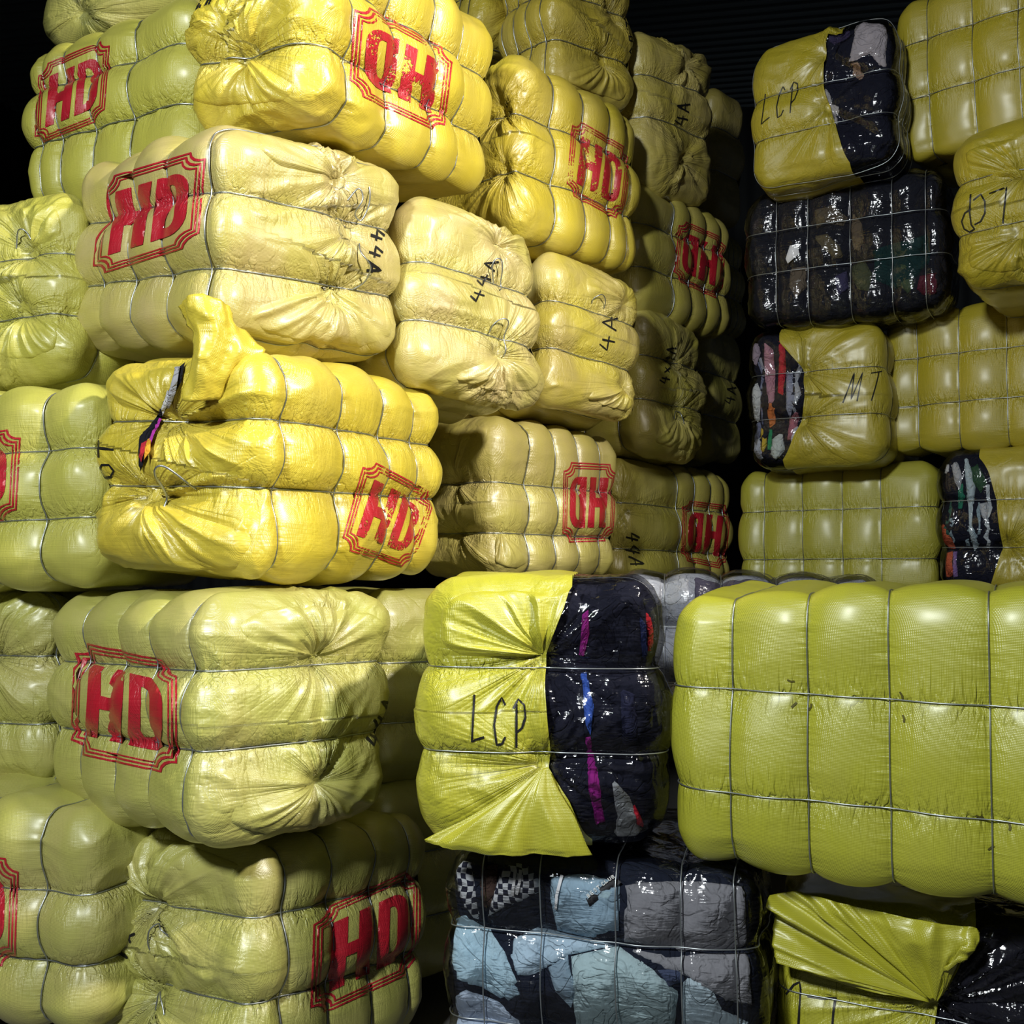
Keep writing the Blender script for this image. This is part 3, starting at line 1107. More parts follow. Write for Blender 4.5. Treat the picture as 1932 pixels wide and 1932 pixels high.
b.garment([(283, 825), (282, 850), (272, 868), (272, 845), (276, 828)], (.75, .35, .03), 'L', off=tearoff + .012, puff=.004, lump=.004)


def loose_sheet(bale, name, rows, color, dirt=.1, fold=.03, thick=.003, seed=0, nu=40, nv=36, fan=None, smooth=2):
    """loose corner of the sheet: rows of (pixel x, pixel y, distance from the camera in metres), skinned smooth"""
    Rw = [[EYEV + ray(x, y) * d for x, y, d in r] for r in rows]
    Rw = np.array(Rw)                                   # rows, cols, 3
    m, k, _ = Rw.shape
    uu = np.linspace(0, k - 1, nu)
    vv = np.linspace(0, m - 1, nv)
    G = np.zeros((m, nu, 3))
    for i in range(m):
        for c in range(3):
            G[i, :, c] = np.interp(uu, np.arange(k), Rw[i, :, c])
    H = np.zeros((nv, nu, 3))
    for j in range(nu):
        for c in range(3):
            H[:, j, c] = np.interp(vv, np.arange(m), G[:, j, c])
    for _ in range(smooth):
        H[1:-1, 1:-1] = H[1:-1, 1:-1] * .6 + (H[2:, 1:-1] + H[:-2, 1:-1] + H[1:-1, 2:] + H[1:-1, :-2]) * .1
    P = H.reshape(-1, 3)
    du = np.gradient(H, axis=1).reshape(-1, 3)
    dv = np.gradient(H, axis=0).reshape(-1, 3)
    nn = np.cross(du, dv)
    nn /= np.linalg.norm(nn, axis=1)[:, None] + 1e-9
    if np.mean((nn * (EYEV - P)).sum(1)) < 0:
        nn = -nn
    if fan:
        U = np.tile(np.linspace(0, 1, nu), nv)
        Vv = np.repeat(np.linspace(0, 1, nv), nu)
        q = np.stack([U * fan, Vv * 1.2, U * 0 + seed], 1)
        rip = ridge(vnoise(q, seed)) * .7 + ridge(vnoise(q * np.array([2.3, 1, 1]), seed + 1)) * .3
        P = P + nn * ((rip - .4) * fold * np.minimum(1, .15 + Vv * 1.6))[:, None]
    else:
        P = P + nn * ((ridge(vnoise(P * np.array([16, 16, 9]), seed)) - .4) * fold + (ridge(vnoise(P * 34, seed + 3)) - .4) * fold * .35)[:, None]
    # thickness
    Q = P - nn * thick
    V = np.concatenate([P, Q])
    n = len(P)
    Fs = []
    for i in range(nv - 1):
        for j in range(nu - 1):
            a, b2, c2, d2 = i * nu + j, i * nu + j + 1, (i + 1) * nu + j + 1, (i + 1) * nu + j
            Fs.append((a, b2, c2, d2))
            Fs.append((n + a, n + d2, n + c2, n + b2))
    ring = [j for j in range(nu)] + [i * nu + nu - 1 for i in range(1, nv)] + [(nv - 1) * nu + j for j in range(nu - 2, -1, -1)] + [i * nu for i in range(nv - 2, 0, -1)]
    for a, b2 in zip(ring, ring[1:] + ring[:1]):
        Fs.append((a, n + a, n + b2, b2))
    W = (V - bale.c) @ bale.R
    return make_obj(name, W, Fs, M['sheet'], bale.root, loc=bale.loc, color=tuple(color) + (dirt,))


def edge_depth(bale, face, px, py, out=.02):
    """distance along the pixel's ray to the bale's face, a little in front of it"""
    u, v = bale.uv(face, px, py)
    p = bale.R @ bale.on_box(face, u, v) + bale.c
    d = ray(px, py)
    return float((p - EYEV) @ d / (d @ d)) - out


ed = lambda x, y, o: (x, y, edge_depth(b, 'L', x, y, o))
# lip of the tear, standing up in front of the bale above
D0 = edge_depth(b, 'L', 400, 690, .04)
loose_sheet(b, 'torn_flap', [
    [(338, 578, D0 + .02), (352, 560, D0 - .03), (384, 552, D0 - .05), (418, 566, D0 - .02), (440, 590, D0 + .05)],
    [(352, 604, D0 + .02), (366, 600, D0 - .04), (394, 598, D0 - .06), (424, 602, D0 - .03), (445, 615, D0 + .05)],
    [(364, 625, D0), (376, 632, D0 - .05), (400, 636, D0 - .05), (430, 634, D0 - .01), (470, 630, D0 + .07)],
    [(362, 668, D0 - .01), (376, 672, D0 - .06), (402, 668, D0 - .04), (440, 662, D0), (500, 660, D0 + .06)],
    [(354, 712, D0), (370, 716, D0 - .04), (396, 712, D0 - .02), (430, 704, D0 + .01), (480, 700, D0 + .07)],
    [(344, 756, D0 + .02), (358, 758, D0 - .01), (378, 756, D0), (404, 752, D0 + .03), (430, 750, D0 + .08)]], WARM, .05, .014, seed=5, smooth=1)

b = Bale('B3', 'bale above the torn one, large red HD stamp left of a wide knotted end', GT, HD, [173, 226, 293, 379], (.34, .66), seed=4, straps_y=430,
         knots=(('F', 645, 335), ('F', 640, 560), ('F', 660, 440)), rough=1.15, dirt=.75)
b.body().bind()
b.fan('F', (640, 545), [(500, 545), (470, 610), (520, 650), (610, 672), (690, 672), (750, 640), (755, 580)], .024, 8, 8)
b.fan('F', (645, 335), [(540, 330), (480, 280), (490, 230), (570, 240), (650, 270), (720, 310)], .024, 6, 9)
b.stamp('L', [(191, 337), (390, 278), (374, 460), (173, 523)])
b.write('F', '44A', (702, 428), (-4, 32), (26, 8), .010)
b.tail('F', [(664, 376), (676, 350), (686, 372), (676, 398), (692, 420), (702, 385), (700, 352)], .03)
b.tail('F', [(676, 460), (668, 480), (690, 505), (692, 535), (680, 545)], .03)

b = Bale('B4', 'topmost leaning corner bale with a red stamp printed upside down', GT, WARM, [672, 758, 832, 888], (.36, .68), seed=5, straps_y=110,
         knots=(('L', 452, 95), ('L', 415, 40)), rough=1.2, dirt=.2)
b.body().bind()
b.fan('L', (452, 100), [(360, 130), (352, 190), (400, 205), (470, 205), (540, 195), (570, 140)], .026, 7, 10)
b.fan('L', (450, 88), [(370, 80), (360, 20), (420, -20), (500, -20), (560, 40)], .020, 6, 11)
b.stamp('F', [(671, -2), (856, 100), (838, 254), (658, 170)], worn=True, turned=True)
b.write('L', '44', (362, 42), (18, -10), (8, -34), .008)

# ------------------------------------------------------------------ left edge of the tower
b = Bale('A5', 'bale cut off by the top edge of the picture at the far left', GT, HDG, seed=6, knots=(('F', 150, 20),), dirt=.3)
b.body(5).bind(110)
b = Bale('A4', 'upper left bale with red HD stamp beside the dark roof', GT, (.56, .54, .09), [62, 100, 157, 228], (.29, .60), seed=7, straps_y=200, dirt=.1, dx=.034)
b.body().bind()
b.stamp('F', [(73, 126), (208, 68), (196, 224), (64, 275)])
b = Bale('A3', 'knotted bale end at the left edge just under the upper left HD bale', GT, (.56, .54, .09), seed=8, wires=(.36, .68),
         knots=(('F', 40, 470), ('F', 35, 580)), rough=1.25, dirt=.2)
b.body().bind()
b.fan('F', (35, 590), [(-20, 640), (0, 680), (50, 685), (100, 660), (110, 600)], .020, 6, 12)
b.fan('F', (40, 460), [(10, 400), (50, 360), (95, 370), (115, 410), (110, 445)], .018, 6, 13)
b.tail('F', [(12, 460), (20, 432), (36, 425), (42, 445)], .03)
b = Bale('A2', 'bale at the left edge beside the torn bale, rim of a stamp in view', GT, (.54, .53, .10), [-150, -45, 56], (.35, .67), seed=9, straps_y=900, dirt=.15)
b.body().bind()
b.stamp('F', [(-150, 835), (40, 806), (30, 982), (-150, 990)], worn=True)
b = Bale('A1', 'unstamped bale at the left edge beside the eye-level HD corner bale', GT, HDG, seed=10, wires=(.34, .66), knots=(('F', -30, 1245),), dirt=.35, rough=1.2)
b.body().bind()
b = Bale('A0', 'lowest bale at the left edge with the rim of a red stamp in view', GT, HDG, [-170, -60, 54], (.38, .68), seed=11, straps_y=1750, dirt=.4)
b.body().bind()
b.stamp('F', [(-150, 1600), (36, 1622), (28, 1828), (-150, 1795)])

# ------------------------------------------------------------------ tower receding to the right
b = Bale('C5a', 'bale cut off by the top edge, behind the leaning corner bale', GT, WARM, seed=12, dirt=.3, knots=(('F', 985, 10),))
b.body(5).bind(110)
b = Bale('C5b', 'knotted bale end cut off by the top edge, left of the roof, handwriting on it', GT, (.62, .48, .06), seed=13, dirt=.3, knots=(('F', 1150, 110), ('F', 1165, 30)), rough=1.2)
b.body(5).bind(110)
b.fan('F', (1150, 115), [(1075, 120), (1080, 165), (1130, 195), (1180, 205), (1200, 170)], .022, 6, 19)
b.write('F', 'E80', (1180, 40), (4, 24), (26, 4), .009)
b = Bale('C4', 'slumping yellow bale with red HD stamp right of the topmost leaning bale', GT, WARM, [1056, 1113, 1163, 1196], (.34, .66), seed=14, straps_y=290,
         knots=(('L', 935, 200), ('L', 945, 310)), dirt=.25, dx=.036)
b.body().bind()
b.stamp('F', [(1081, 220), (1192, 284), (1176, 419), (1068, 362)], worn=True)
b = Bale('C3', 'dusty knotted bale end with loose wire loops, right of the wide knotted bale', GT, HD, seed=15, wires=(.38, .68), knots=(('F', 950, 455), ('F', 945, 670)), rough=1.1, dirt=.8)
b.body().bind()
b.fan('F', (945, 668), [(860, 700), (870, 735), (930, 755), (1000, 758), (1025, 720), (1020, 680)], .020, 7, 14)
b.fan('F', (950, 455), [(850, 440), (840, 395), (900, 385), (970, 400), (1010, 430), (1010, 470)], .018, 6, 15)
b.write('F', '44A', (884, 566), (13, -30), (24, 6), .008)
b.tail('F', [(945, 530), (926, 500), (930, 488), (942, 492), (950, 520), (958, 540), (948, 545)], .03)
b.tail('F', [(930, 625), (926, 612), (940, 602), (952, 610), (955, 640), (958, 670)], .03)
b = Bale('C2', 'bale with upside-down red stamp between the torn bale and the far small stamped one', GT, HD, [1010, 1062, 1107, 1150], (.41, .71), seed=16, straps_y=950,
         knots=(('L', 850, 905), ('L', 852, 1000)), dirt=.5)
b.body().bind()
b.fan('F', (958, 1000), [(935, 1010), (935, 1075), (985, 1085), (1020, 1060)], .016, 5, 18)
b.stamp('F', [(1064, 871), (1164, 876), (1157, 1021), (1061, 1024)], turned=True)
b = Bale('C1', 'bale mostly hidden in the gap left of the upright LCP bale', GT, HDG, seed=17, wires=(.38, .68), dirt=.3)
b.body(5).bind(110)
b = Bale('C0', 'lowest bale in the dark gap left of the clear-wrapped bale', GT, HDG, seed=26, wires=(.36, .68), dirt=.3)
b.body(6).bind(80)
b = Bale('D5', 'high dim knotted bale end directly left of the roof opening', GT, (.55, .45, .09), seed=18, wires=(.30, .56), knots=(('F', 1300, 120), ('F', 1290, 300)), dirt=.5, rough=1.2)
b.body(5).bind(110)
b.write('F', '4A', (1272, 234), (4, -26), (24, 4), .009)
b = Bale('D4', 'far dim bale with upside-down red stamp, right of the slumping HD bale', GT, (.56, .48, .09), [1284, 1315, 1344, 1370], (.34, .66), seed=19, straps_y=490, dirt=.3)
b.body(5).bind(110)
b.stamp('F', [(1282, 412), (1370, 451), (1362, 568), (1271, 526)], turned=True)
b = Bale('D3', 'dusty knotted bale end below the slumping HD bale', GT, (.62, .52, .08), seed=20, wires=(.34, .64), knots=(('F', 1185, 570), ('F', 1190, 725)), rough=1.15, dirt=.6)
b.body(5).bind(110)
b.fan('F', (1188, 728), [(1120, 730), (1120, 765), (1160, 785), (1200, 790), (1212, 760)], .020, 6, 16)
b.fan('F', (1183, 575), [(1110, 570), (1105, 520), (1150, 510), (1200, 535), (1208, 565)], .018, 6, 17)
b.write('F', '4A', (1130, 660), (5, -40), (28, 4), .009)
b.tail('F', [(1122, 570), (1118, 562), (1130, 556), (1140, 566), (1145, 580)], .03)
b = Bale('D2', 'small far bale with upside-down red stamp above the upright LCP bale', GT, (.58, .50, .09), [1290, 1323, 1350, 1373], (.36, .70), seed=21, straps_y=1000,
         dirt=.35, knots=(('F', 1180, 965),))
b.body(5).bind(110)
b.stamp('F', [(1289, 943), (1380, 954), (1368, 1075), (1285, 1056)], turned=True)
b.write('F', '44A', (1180, 1002), (4, 24), (26, 6), .010)
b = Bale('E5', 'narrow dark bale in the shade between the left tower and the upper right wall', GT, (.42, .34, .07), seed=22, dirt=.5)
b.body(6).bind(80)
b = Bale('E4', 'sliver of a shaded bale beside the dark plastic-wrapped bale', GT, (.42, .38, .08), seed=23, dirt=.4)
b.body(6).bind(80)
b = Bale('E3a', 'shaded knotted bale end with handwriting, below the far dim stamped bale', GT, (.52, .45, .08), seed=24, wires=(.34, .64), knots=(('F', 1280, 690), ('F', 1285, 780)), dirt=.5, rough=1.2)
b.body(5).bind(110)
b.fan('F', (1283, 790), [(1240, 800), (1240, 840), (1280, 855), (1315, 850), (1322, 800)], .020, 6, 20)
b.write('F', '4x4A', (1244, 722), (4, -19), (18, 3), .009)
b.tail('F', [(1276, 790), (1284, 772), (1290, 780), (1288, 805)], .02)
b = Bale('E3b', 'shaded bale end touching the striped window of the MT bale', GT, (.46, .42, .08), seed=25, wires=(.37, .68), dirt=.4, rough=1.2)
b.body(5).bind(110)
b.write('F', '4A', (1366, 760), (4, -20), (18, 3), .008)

# ------------------------------------------------------------------ wall of bales on the right
NAVY = (.010, .011, .022)
b = Bale('R5a', 'high bale marked LCP with a clear window showing dark and grey clothes', GR, LCR, seed=31, wires=(.40, .68),
         window=('right', [(1592, 10), (1590, 27), (1559, 68), (1552, 154), (1566, 205), (1600, 311), (1606, 345)]), dirt=.1, r=.11, knots=(('F', 1562, 200), ('F', 1560, 100)), dx=.02, dz=.028)
b.core(NAVY).body(5).bind(110, .0019)
b.garment([(1612, 25), (1650, 14), (1676, 30), (1680, 70), (1674, 100), (1676, 128), (1655, 122), (1640, 100), (1620, 110), (1600, 115), (1610, 70)], (.42, .38, .40))
b.garment([(1552, 162), (1562, 170), (1572, 195), (1583, 200), (1578, 238), (1562, 222), (1552, 205)], (.50, .47, .46))
b.garment([(1604, 118), (1618, 115), (1630, 140), (1622, 150), (1608, 140)], (.36, .24, .18))
b.garment([(1562, 45), (1600, 22), (1605, 60), (1575, 85), (1562, 75)], (.05, .04, .09))
b.write('F', 'LCP', (1436, 236), (24, -10), (6, -58), .006)
b = Bale('R5b', 'high yellow bale with a plain wire grid at the upper right corner', GR, LCR, [1748, 1835, 1922, 2020], (.30, .63), seed=32, straps_y=150, dirt=.1, r=.10, dx=.024, dz=.024, rough=.6)
b.body(5).bind(110, .0019)
b = Bale('R4a', 'bale wholly in dark clear plastic with a white tag inside', GR, LCR, [1462, 1522, 1602, 1681, 1745], (.33, .62), seed=33, straps_y=450, film=True, r=.12, dx=.024, dz=.022)
b.core((.012, .013, .02)).body(5).bind(110, .0019)
b.garment([(1536, 395), (1570, 385), (1600, 410), (1590, 425), (1555, 420), (1540, 430)], (.10, .08, .055))
b.garment([(1535, 445), (1560, 440), (1585, 465), (1592, 485), (1575, 488), (1550, 470)], (.12, .10, .06))
b.garment([(1608, 395), (1625, 420), (1630, 450), (1622, 475), (1610, 470), (1604, 430)], (.13, .10, .07))
b.garment([(1606, 500), (1630, 490), (1645, 515), (1640, 550), (1618, 545), (1606, 525)], (.07, .08, .045))
b.garment([(1690, 485), (1715, 500), (1725, 540), (1712, 555), (1692, 530)], (.06, .09, .05))
b.garment([(1645, 470), (1750, 440), (1758, 490), (1730, 520), (1690, 545), (1650, 530)], (.010, .035, .035))
b.garment([(1735, 520), (1770, 512), (1772, 555), (1742, 560), (1728, 545)], (.10, .015, .03))
b.garment([(1490, 505), (1520, 500), (1522, 540), (1500, 565), (1488, 540)], (.14, .11, .08))
b.garment([(1572, 520), (1598, 510), (1602, 545), (1580, 560)], (.05, .045, .10))
b.garment([(1486, 475), (1490, 463), (1504, 460), (1508, 478), (1486, 497), (1482, 488)], (.8, .8, .8), mat=M['tag'], off=-.001, puff=.002, lump=.002, name='swing_tag', label='white paper tag')
b = Bale('R4b', 'bale at the right edge with LCP written upside down', GR, LCR, seed=34, wires=(.33, .66), dirt=.1, r=.13, rough=1.2,
         knots=(('F', 1935, 320), ('F', 1925, 440)), dx=.02, dz=.034)
b.body(5).bind(110, .0019)
b.fan('F', (1925, 330), [(1815, 330), (1810, 285), (1860, 262), (1930, 250)], .020, 7, 21)
b.fan('F', (1925, 445), [(1815, 450), (1815, 505), (1870, 530), (1940, 520)], .020, 7, 22)
b.strokes('F', [[(1831, 366), (1829, 400), (1832, 424), (1838, 432), (1828, 438), (1817, 432), (1813, 418), (1820, 402), (1832, 394)],
                [(1836, 378), (1850, 366), (1858, 380), (1858, 402), (1850, 418), (1838, 424)],
                [(1866, 365), (1899, 353), (1895, 390), (1892, 421)]], .007)
b = Bale('R3a', 'bale marked MT with a striped window of mixed clothes at its left', GR, LCR, seed=35, wires=(.34, .66),
         window=('left', [(1466, 600), (1470, 645), (1511, 691), (1520, 739), (1508, 797), (1474, 876), (1470, 890)]), dirt=.1, r=.11, knots=(('F', 1515, 700), ('F', 1512, 795)), dx=.02, dz=.022, rough=.9)
b.core(NAVY).body(5).bind(110, .0019)
SMALL = dict(off=-.012, puff=.010, lump=.010, step=.014)
random.seed(4)


def strips(bale, x0, x1, y0, y1, cols, n, wmin=6, wmax=15):
    """garments pressed edge-on against the film: tall wavy slices"""
    for i in range(n):
        cx = random.uniform(x0, x1)
        ya = random.uniform(y0, y1 - 40)
        yb = min(y1, ya + random.uniform(45, 130))
        w = random.uniform(wmin, wmax)
        k = 5
        ys = [ya + (yb - ya) * j / k for j in range(k + 1)]
        sh = [random.uniform(-6, 6) for _ in ys]
        L = [(cx + sh[j] - w / 2 * random.uniform(.6, 1.2), ys[j]) for j in range(k + 1)]
        Rr = [(cx + sh[j] + w / 2 * random.uniform(.6, 1.2), ys[j]) for j in range(k + 1)]
        bale.garment(L + Rr[::-1], random.choice(cols), off=-.014 + .0004 * i, puff=.010, lump=.010, step=.014)


PAL = [(.45, .47, .52), (.6, .6, .62), (.02, .02, .03), (.5, .25, .3), (.16, .18, .28), (.3, .32, .38)]
b.garment([(1468, 640), (1480, 650), (1482, 700), (1476, 745), (1466, 740), (1468, 690)], (.55, .03, .05), **SMALL)
b.garment([(1440, 640), (1458, 660), (1462, 700), (1460, 760), (1448, 760), (1440, 700)], (.50, .26, .32), **SMALL)
b.garment([(1450, 755), (1462, 770), (1462, 800), (1450, 810), (1446, 780)], (.65, .20, .06), **SMALL)
b.garment([(1432, 805), (1442, 800), (1446, 840), (1440, 860), (1432, 850)], (.60, .42, .05), **SMALL)
b.garment([(1450, 805), (1458, 810), (1455, 850), (1446, 850)], (.03, .28, .12), **SMALL)
b.garment([(1410, 830), (1430, 825), (1440, 870), (1430, 880), (1408, 876)], (.45, .48, .55), **SMALL)
b.garment([(1455, 825), (1475, 815), (1480, 850), (1465, 876), (1452, 860)], (.55, .60, .58), **SMALL)
b.garment([(1412, 735), (1425, 722), (1436, 740), (1430, 790), (1416, 800)], (.60, .62, .62), **SMALL)
b.garment([(1408, 645), (1425, 640), (1432, 665), (1420, 690), (1410, 680)], (.34, .28, .34), **SMALL)
b.garment([(1482, 705), (1495, 700), (1500, 740), (1490, 790), (1482, 770)], (.30, .32, .42), **SMALL)
b.garment([(1488, 790), (1505, 770), (1508, 790), (1492, 830), (1484, 830)], (.42, .16, .20), **SMALL)
strips(b, 1412, 1505, 650, 870, PAL, 12)
b.write('F', 'MT', (1590, 760), (40, -3), (14, -56), .006)
b = Bale('R3b', 'plain wire-gridded bale right of the MT bale', GR, LCR, [1727, 1807, 1898, 1990], (.34, .67), seed=36, straps_y=700, dirt=.1, r=.10, dx=.026, dz=.024, rough=.6)
b.body(5).bind(110, .0019)
b = Bale('R2a', 'scuffed olive bale with a wire grid, below the MT bale', GR, (.44, .42, .04), [1438, 1512, 1587, 1660], (.34, .70), seed=37, straps_y=1000, dirt=.12, r=.11, dx=.026, dz=.022, rough=.6)
b.body(5).bind(110, .0019)
b = Bale('R2b', 'bale at the right edge with a window of white, green and orange clothes', GR, LCR, seed=38, wires=(.35, .66),
         window=('left', [(1844, 840), (1846, 852), (1866, 893), (1880, 947), (1890, 1033), (1873, 1087), (1862, 1130)]), dirt=.1, r=.12, knots=(('F', 1900, 1030),), dx=.02, dz=.028)
b.core(NAVY).body(5).bind(110, .0019)
b.garment([(1815, 852), (1828, 860), (1840, 920), (1836, 990), (1846, 1030), (1838, 1040), (1826, 1000), (1822, 920)], (.50, .60, .64), **SMALL)
b.garment([(1790, 870), (1806, 865), (1815, 900), (1812, 930), (1800, 910)], (.48, .49, .52), **SMALL)
b.garment([(1806, 925), (1816, 905), (1822, 935), (1816, 965), (1806, 960)], (.03, .22, .13), **SMALL)
b.garment([(1766, 985), (1778, 990), (1796, 1025), (1800, 1034), (1784, 1036), (1768, 1030)], (.60, .13, .06), **SMALL)
b.garment([(1766, 1042), (1792, 1040), (1796, 1070), (1790, 1092), (1766, 1092)], (.60, .13, .06), **SMALL)
b.garment([(1794, 1040), (1804, 1040), (1806, 1090), (1794, 1092)], (.26, .16, .40), **SMALL)
b.garment([(1776, 870), (1786, 866), (1788, 890), (1778, 895)], (.6, .6, .6), **SMALL)
b.garment([(1846, 950), (1866, 945), (1866, 960), (1860, 985), (1852, 975)], (.5, .52, .55), **SMALL)
b.garment([(1830, 880), (1845, 870), (1862, 910), (1850, 930), (1835, 910)], (.04, .10, .05), **SMALL)
strips(b, 1775, 1870, 860, 1030, [(.02, .02, .03), (.5, .55, .58), (.04, .12, .09), (.3, .4, .45)], 9, 5, 10)

# ------------------------------------------------------------------ near stack on the right
b = Bale('F1c', 'bale of white clothes peeping out behind the upright LCP bale', GF, LC, seed=41, film=True, r=.12)
b.core((.35, .37, .42)).body(6).bind(110, .002)
b.garment([(1195, 1082), (1240, 1076), (1300, 1080), (1300, 1140), (1200, 1150)], (.6, .62, .66), 'F')
b.garment([(1310, 1080), (1480, 1084), (1480, 1150), (1310, 1150)], (.10, .09, .13), 'F')
b.garment([(1490, 1084), (1600, 1082), (1640, 1150), (1490, 1150)], (.42, .42, .46), 'F')

b = Bale('F1a', 'upright bale marked LCP with a navy plastic window at its right half', GF, (.50, .49, .035), seed=42, wires=(.345, .645),
         window=('right', [(1080, 1072), (1078, 1085), (1064, 1146), (1029, 1235), (1028, 1292), (1038, 1422), (1034, 1452), (1074, 1511), (1117, 1614)]),
         dirt=.05, r=.10, dx=.018, dz=.030, rough=.85, knots=(('F', 1022, 1240), ('F', 1026, 1445)))
b.core(NAVY, 6).body(3.5).bind(160, .0021)
b.fan('F', (1024, 1238), [(870, 1245), (820, 1215), (815, 1150), (870, 1105), (960, 1095), (1045, 1105)], .030, 7, 23)
b.garment([(1098, 1160), (1110, 1150), (1112, 1195), (1102, 1240), (1092, 1236), (1096, 1200)], (.30, .02, .22), step=.009)
b.garment([(1094, 1268), (1108, 1268), (1121, 1335), (1114, 1388), (1105, 1368), (1098, 1320)], (.05, .12, .50), step=.009)
b.garment([(1104, 1392), (1114, 1390), (1133, 1470), (1142, 1555), (1124, 1560), (1110, 1490)], (.26, .015, .20), step=.009)
b.garment([(1154, 1470), (1166, 1480), (1188, 1505), (1210, 1560), (1226, 1602), (1158, 1602), (1163, 1540)], (.34, .36, .37), step=.010)
b.garment([(1188, 1512), (1198, 1518), (1222, 1562), (1216, 1574), (1200, 1556)], (.60, .02, .04), step=.009)
b.garment([(1232, 1150), (1244, 1165), (1250, 1215), (1240, 1230), (1232, 1195)], (.45, .02, .03), step=.009)
b.garment([(1210, 1160), (1228, 1180), (1232, 1245), (1215, 1240)], (.02, .03, .10), step=.010)
b.garment([(1170, 1300), (1200, 1310), (1205, 1400), (1175, 1410)], (.02, .022, .05), step=.010)
b.write('F', 'LCP', (890, 1402), (37, 4), (2, -92), .006)
ea = lambda x, y, o=.03: (x, y, edge_depth(b, 'F', x, y, o))
loose_sheet(b, 'folded_corner', [
    [ea(1018, 1454, .010), ea(1022, 1452, .010), ea(1026, 1450, .010), ea(1030, 1448, .010), ea(1034, 1447, .010)],
    [ea(950, 1500, .016), ea(978, 1499, .034), ea(1005, 1498, .03), ea(1030, 1498, .034), ea(1052, 1490, .016)],
    [ea(870, 1548, .016), ea(930, 1548, .045), ea(985, 1546, .03), ea(1040, 1546, .04), ea(1080, 1538, .016)],
    [ea(800, 1584, .010), ea(890, 1596, .04), ea(972, 1602, .036), ea(1050, 1604, .04), ea(1104, 1592, .016)],
    [ea(802, 1590, .010), ea(890, 1608, .03), ea(972, 1614, .036), ea(1050, 1614, .036), ea(1116, 1612, .014)]], (.50, .49, .035), .03, .030, seed=9, fan=5)

b = Bale('F1b', 'largest nearest bale with a four by three wire grid, at the right edge', GF, (.46, .47, .035), [1374, 1520, 1676, 1868, 2075], (.36, .715), seed=43, straps_y=1400,
         dirt=.05, r=.10, dx=.024, dz=.018, rough=.55)
b.body(3.5).bind(200, .0021)
for i, (x, y, t) in enumerate([(1492, 1284, .2), (1528, 1334, 1.9), (1700, 1312, 1.2), (1704, 1356, 1.4), (1848, 1540, .1), (1904, 1560, 1.5), (1498, 1330, 2.4), (1870, 1600, 2.6)]):
    c, sn = math.cos(t), math.sin(t)
    b.strokes('F', [[(x - 7 * c, y - 7 * sn), (x + 2 * sn, y + 2 * c), (x + 7 * c, y + 7 * sn)]], .005, name='puncture', mat=M['hole'])

b = Bale('F0a', 'clear-wrapped bale of pale blue and grey clothes on the floor', GF, LC, [905, 1015, 1160, 1284, 1390], (.30, .63), seed=44, straps_y=1800, film=True, r=.10, dx=.016, dz=.026)
b.core((.012, .016, .03), 6).body(3.5).bind(200, .0021)
BLUE = (.50, .70, .80)
b.garment([(822, 1610), (845, 1604), (885, 1606), (892, 1660), (900, 1718), (908, 1738), (890, 1734), (866, 1712), (845, 1670)], None, mat=M['checker'], step=.010, label='black and white chequered cloth')
b.garment([(945, 1632), (972, 1618), (995, 1622), (1014, 1655), (1020, 1682), (985, 1702), (950, 1714), (918, 1732), (926, 1700), (938, 1660)], None, mat=M['checker'], step=.010, label='black and white chequered cloth')
b.garment([(906, 1618), (938, 1622), (934, 1680), (926, 1712), (906, 1716), (902, 1670)], (.07, .04, .03))
b.garment([(832, 1730), (866, 1728), (925, 1756), (950, 1795), (975, 1855), (948, 1892), (905, 1866), (858, 1852), (834, 1800)], BLUE)
b.garment([(1038, 1650), (1105, 1640), (1170, 1662), (1168, 1758), (1120, 1772), (1050, 1758), (1036, 1700)], (.34, .48, .58))
b.garment([(1100, 1668), (1168, 1664), (1168, 1730), (1120, 1700)], (.32, .45, .54), off=-.008)
b.garment([(968, 1772), (1012, 1752), (1110, 1772), (1160, 1786), (1070, 1804), (1012, 1842), (974, 1842), (960, 1806)], (.50, .65, .76))
b.garment([(1176, 1668), (1290, 1650), (1420, 1655), (1425, 1790), (1290, 1800), (1176, 1780)], (.27, .27, .29))
b.garment([(1076, 1806), (1166, 1786), (1236, 1832), (1280, 1872), (1262, 2020), (1092, 2020), (1080, 1890)], (.46, .60, .62))
b.garment([(1176, 1788), (1290, 1802), (1424, 1800), (1430, 1900), (1372, 1892), (1296, 1846), (1240, 1826)], (.30, .30, .32))
b.garment([(1240, 1832), (1286, 1830), (1288, 1856), (1260, 1866)], (.07, .09, .16), off=-.008)
b.garment([(1288, 1846), (1334, 1850), (1362, 1908), (1420, 1932), (1420, 2060), (1282, 2060)], (.5, .62, .68))
b.garment([(840, 1880), (876, 1868), (938, 1892), (985, 1935), (982, 2080), (842, 2080)], (.52, .62, .76))
b.garment([(1032, 1826), (1070, 1802), (1086, 1870), (1076, 1904), (1046, 1872)], (.28, .38, .46))
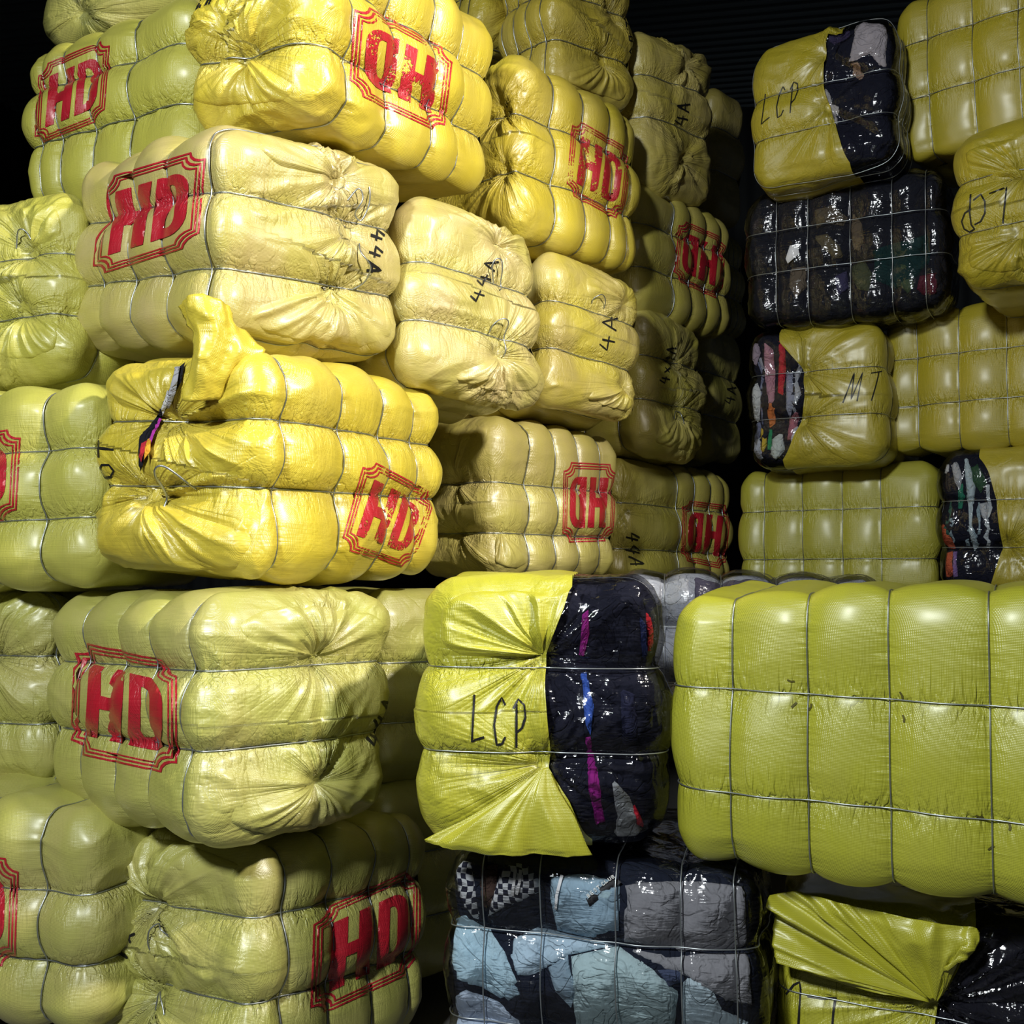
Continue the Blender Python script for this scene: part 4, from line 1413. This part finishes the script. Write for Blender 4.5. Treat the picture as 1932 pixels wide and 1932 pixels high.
b.garment([(950, 1862), (975, 1858), (980, 1880), (952, 1894)], (.30, .42, .50))
b.garment([(1105, 1696), (1160, 1652), (1172, 1664), (1112, 1712)], None, mat=M['label'], off=.001, puff=.002, lump=0, name='neck_label', label='black neck label with white lettering')
b.write('F', 'BEST', (1110, 1694), (6.2, -5.0), (-4.0, -5.5), .0022, name='label_lettering', mat=M['lettering'], off=.006)
b.write('F', 'CLUB', (1137, 1672), (6.2, -5.0), (-4.0, -5.5), .0022, name='label_lettering', mat=M['lettering'], off=.006)
b.strokes('F', [[(972, 1640), (970, 1660), (966, 1690)], [(982, 1640), (980, 1665), (974, 1688)], [(1060, 1650), (1050, 1690), (1048, 1716)]], .008, name='drawstring', mat=M['tag'], off=.000)

b = Bale('F0b', 'bale with rippled loose sheet and black plastic, under the largest bale', GF, (.50, .49, .03), [], (.36, .70), seed=45, straps_y=2000,
         window=('right', [(1850, 1690), (1839, 1750), (1818, 1807), (1771, 1897), (1764, 1932), (1750, 2200)]), dirt=.05, r=.09, dx=.006, dz=.02, rough=1.5, knots=(('F', 1766, 1898),))
b.core((.010, .010, .016), 6).body(3.5).bind(160, .0021)
b.strokes('F', [[(1479, 1876), (1496, 1858), (1508, 1853), (1510, 1866), (1506, 1932), (1504, 1990)], [(1523, 1880), (1550, 1884), (1576, 1883), (1572, 1910), (1566, 1990)]], .006)
eb = lambda x, y, o=.03: (x, y, edge_depth(b, 'F', x, y, o))
rim = [(1482, 1838), (1466, 1800), (1456, 1750), (1450, 1690), (1500, 1680), (1570, 1700), (1640, 1716), (1710, 1732), (1780, 1745), (1842, 1750), (1822, 1800)]
hub = (1764, 1893)
fan_rows = []
for f, o in ((.04, .012), (.3, .03), (.6, .045), (.85, .05), (1.0, .04)):
    fan_rows.append([eb(hub[0] + (x - hub[0]) * f, hub[1] + (y - hub[1]) * f, o) for x, y in rim])
loose_sheet(b, 'loose_flap', fan_rows, (.50, .49, .03), .03, .060, seed=13, fan=9, nu=110, nv=40)
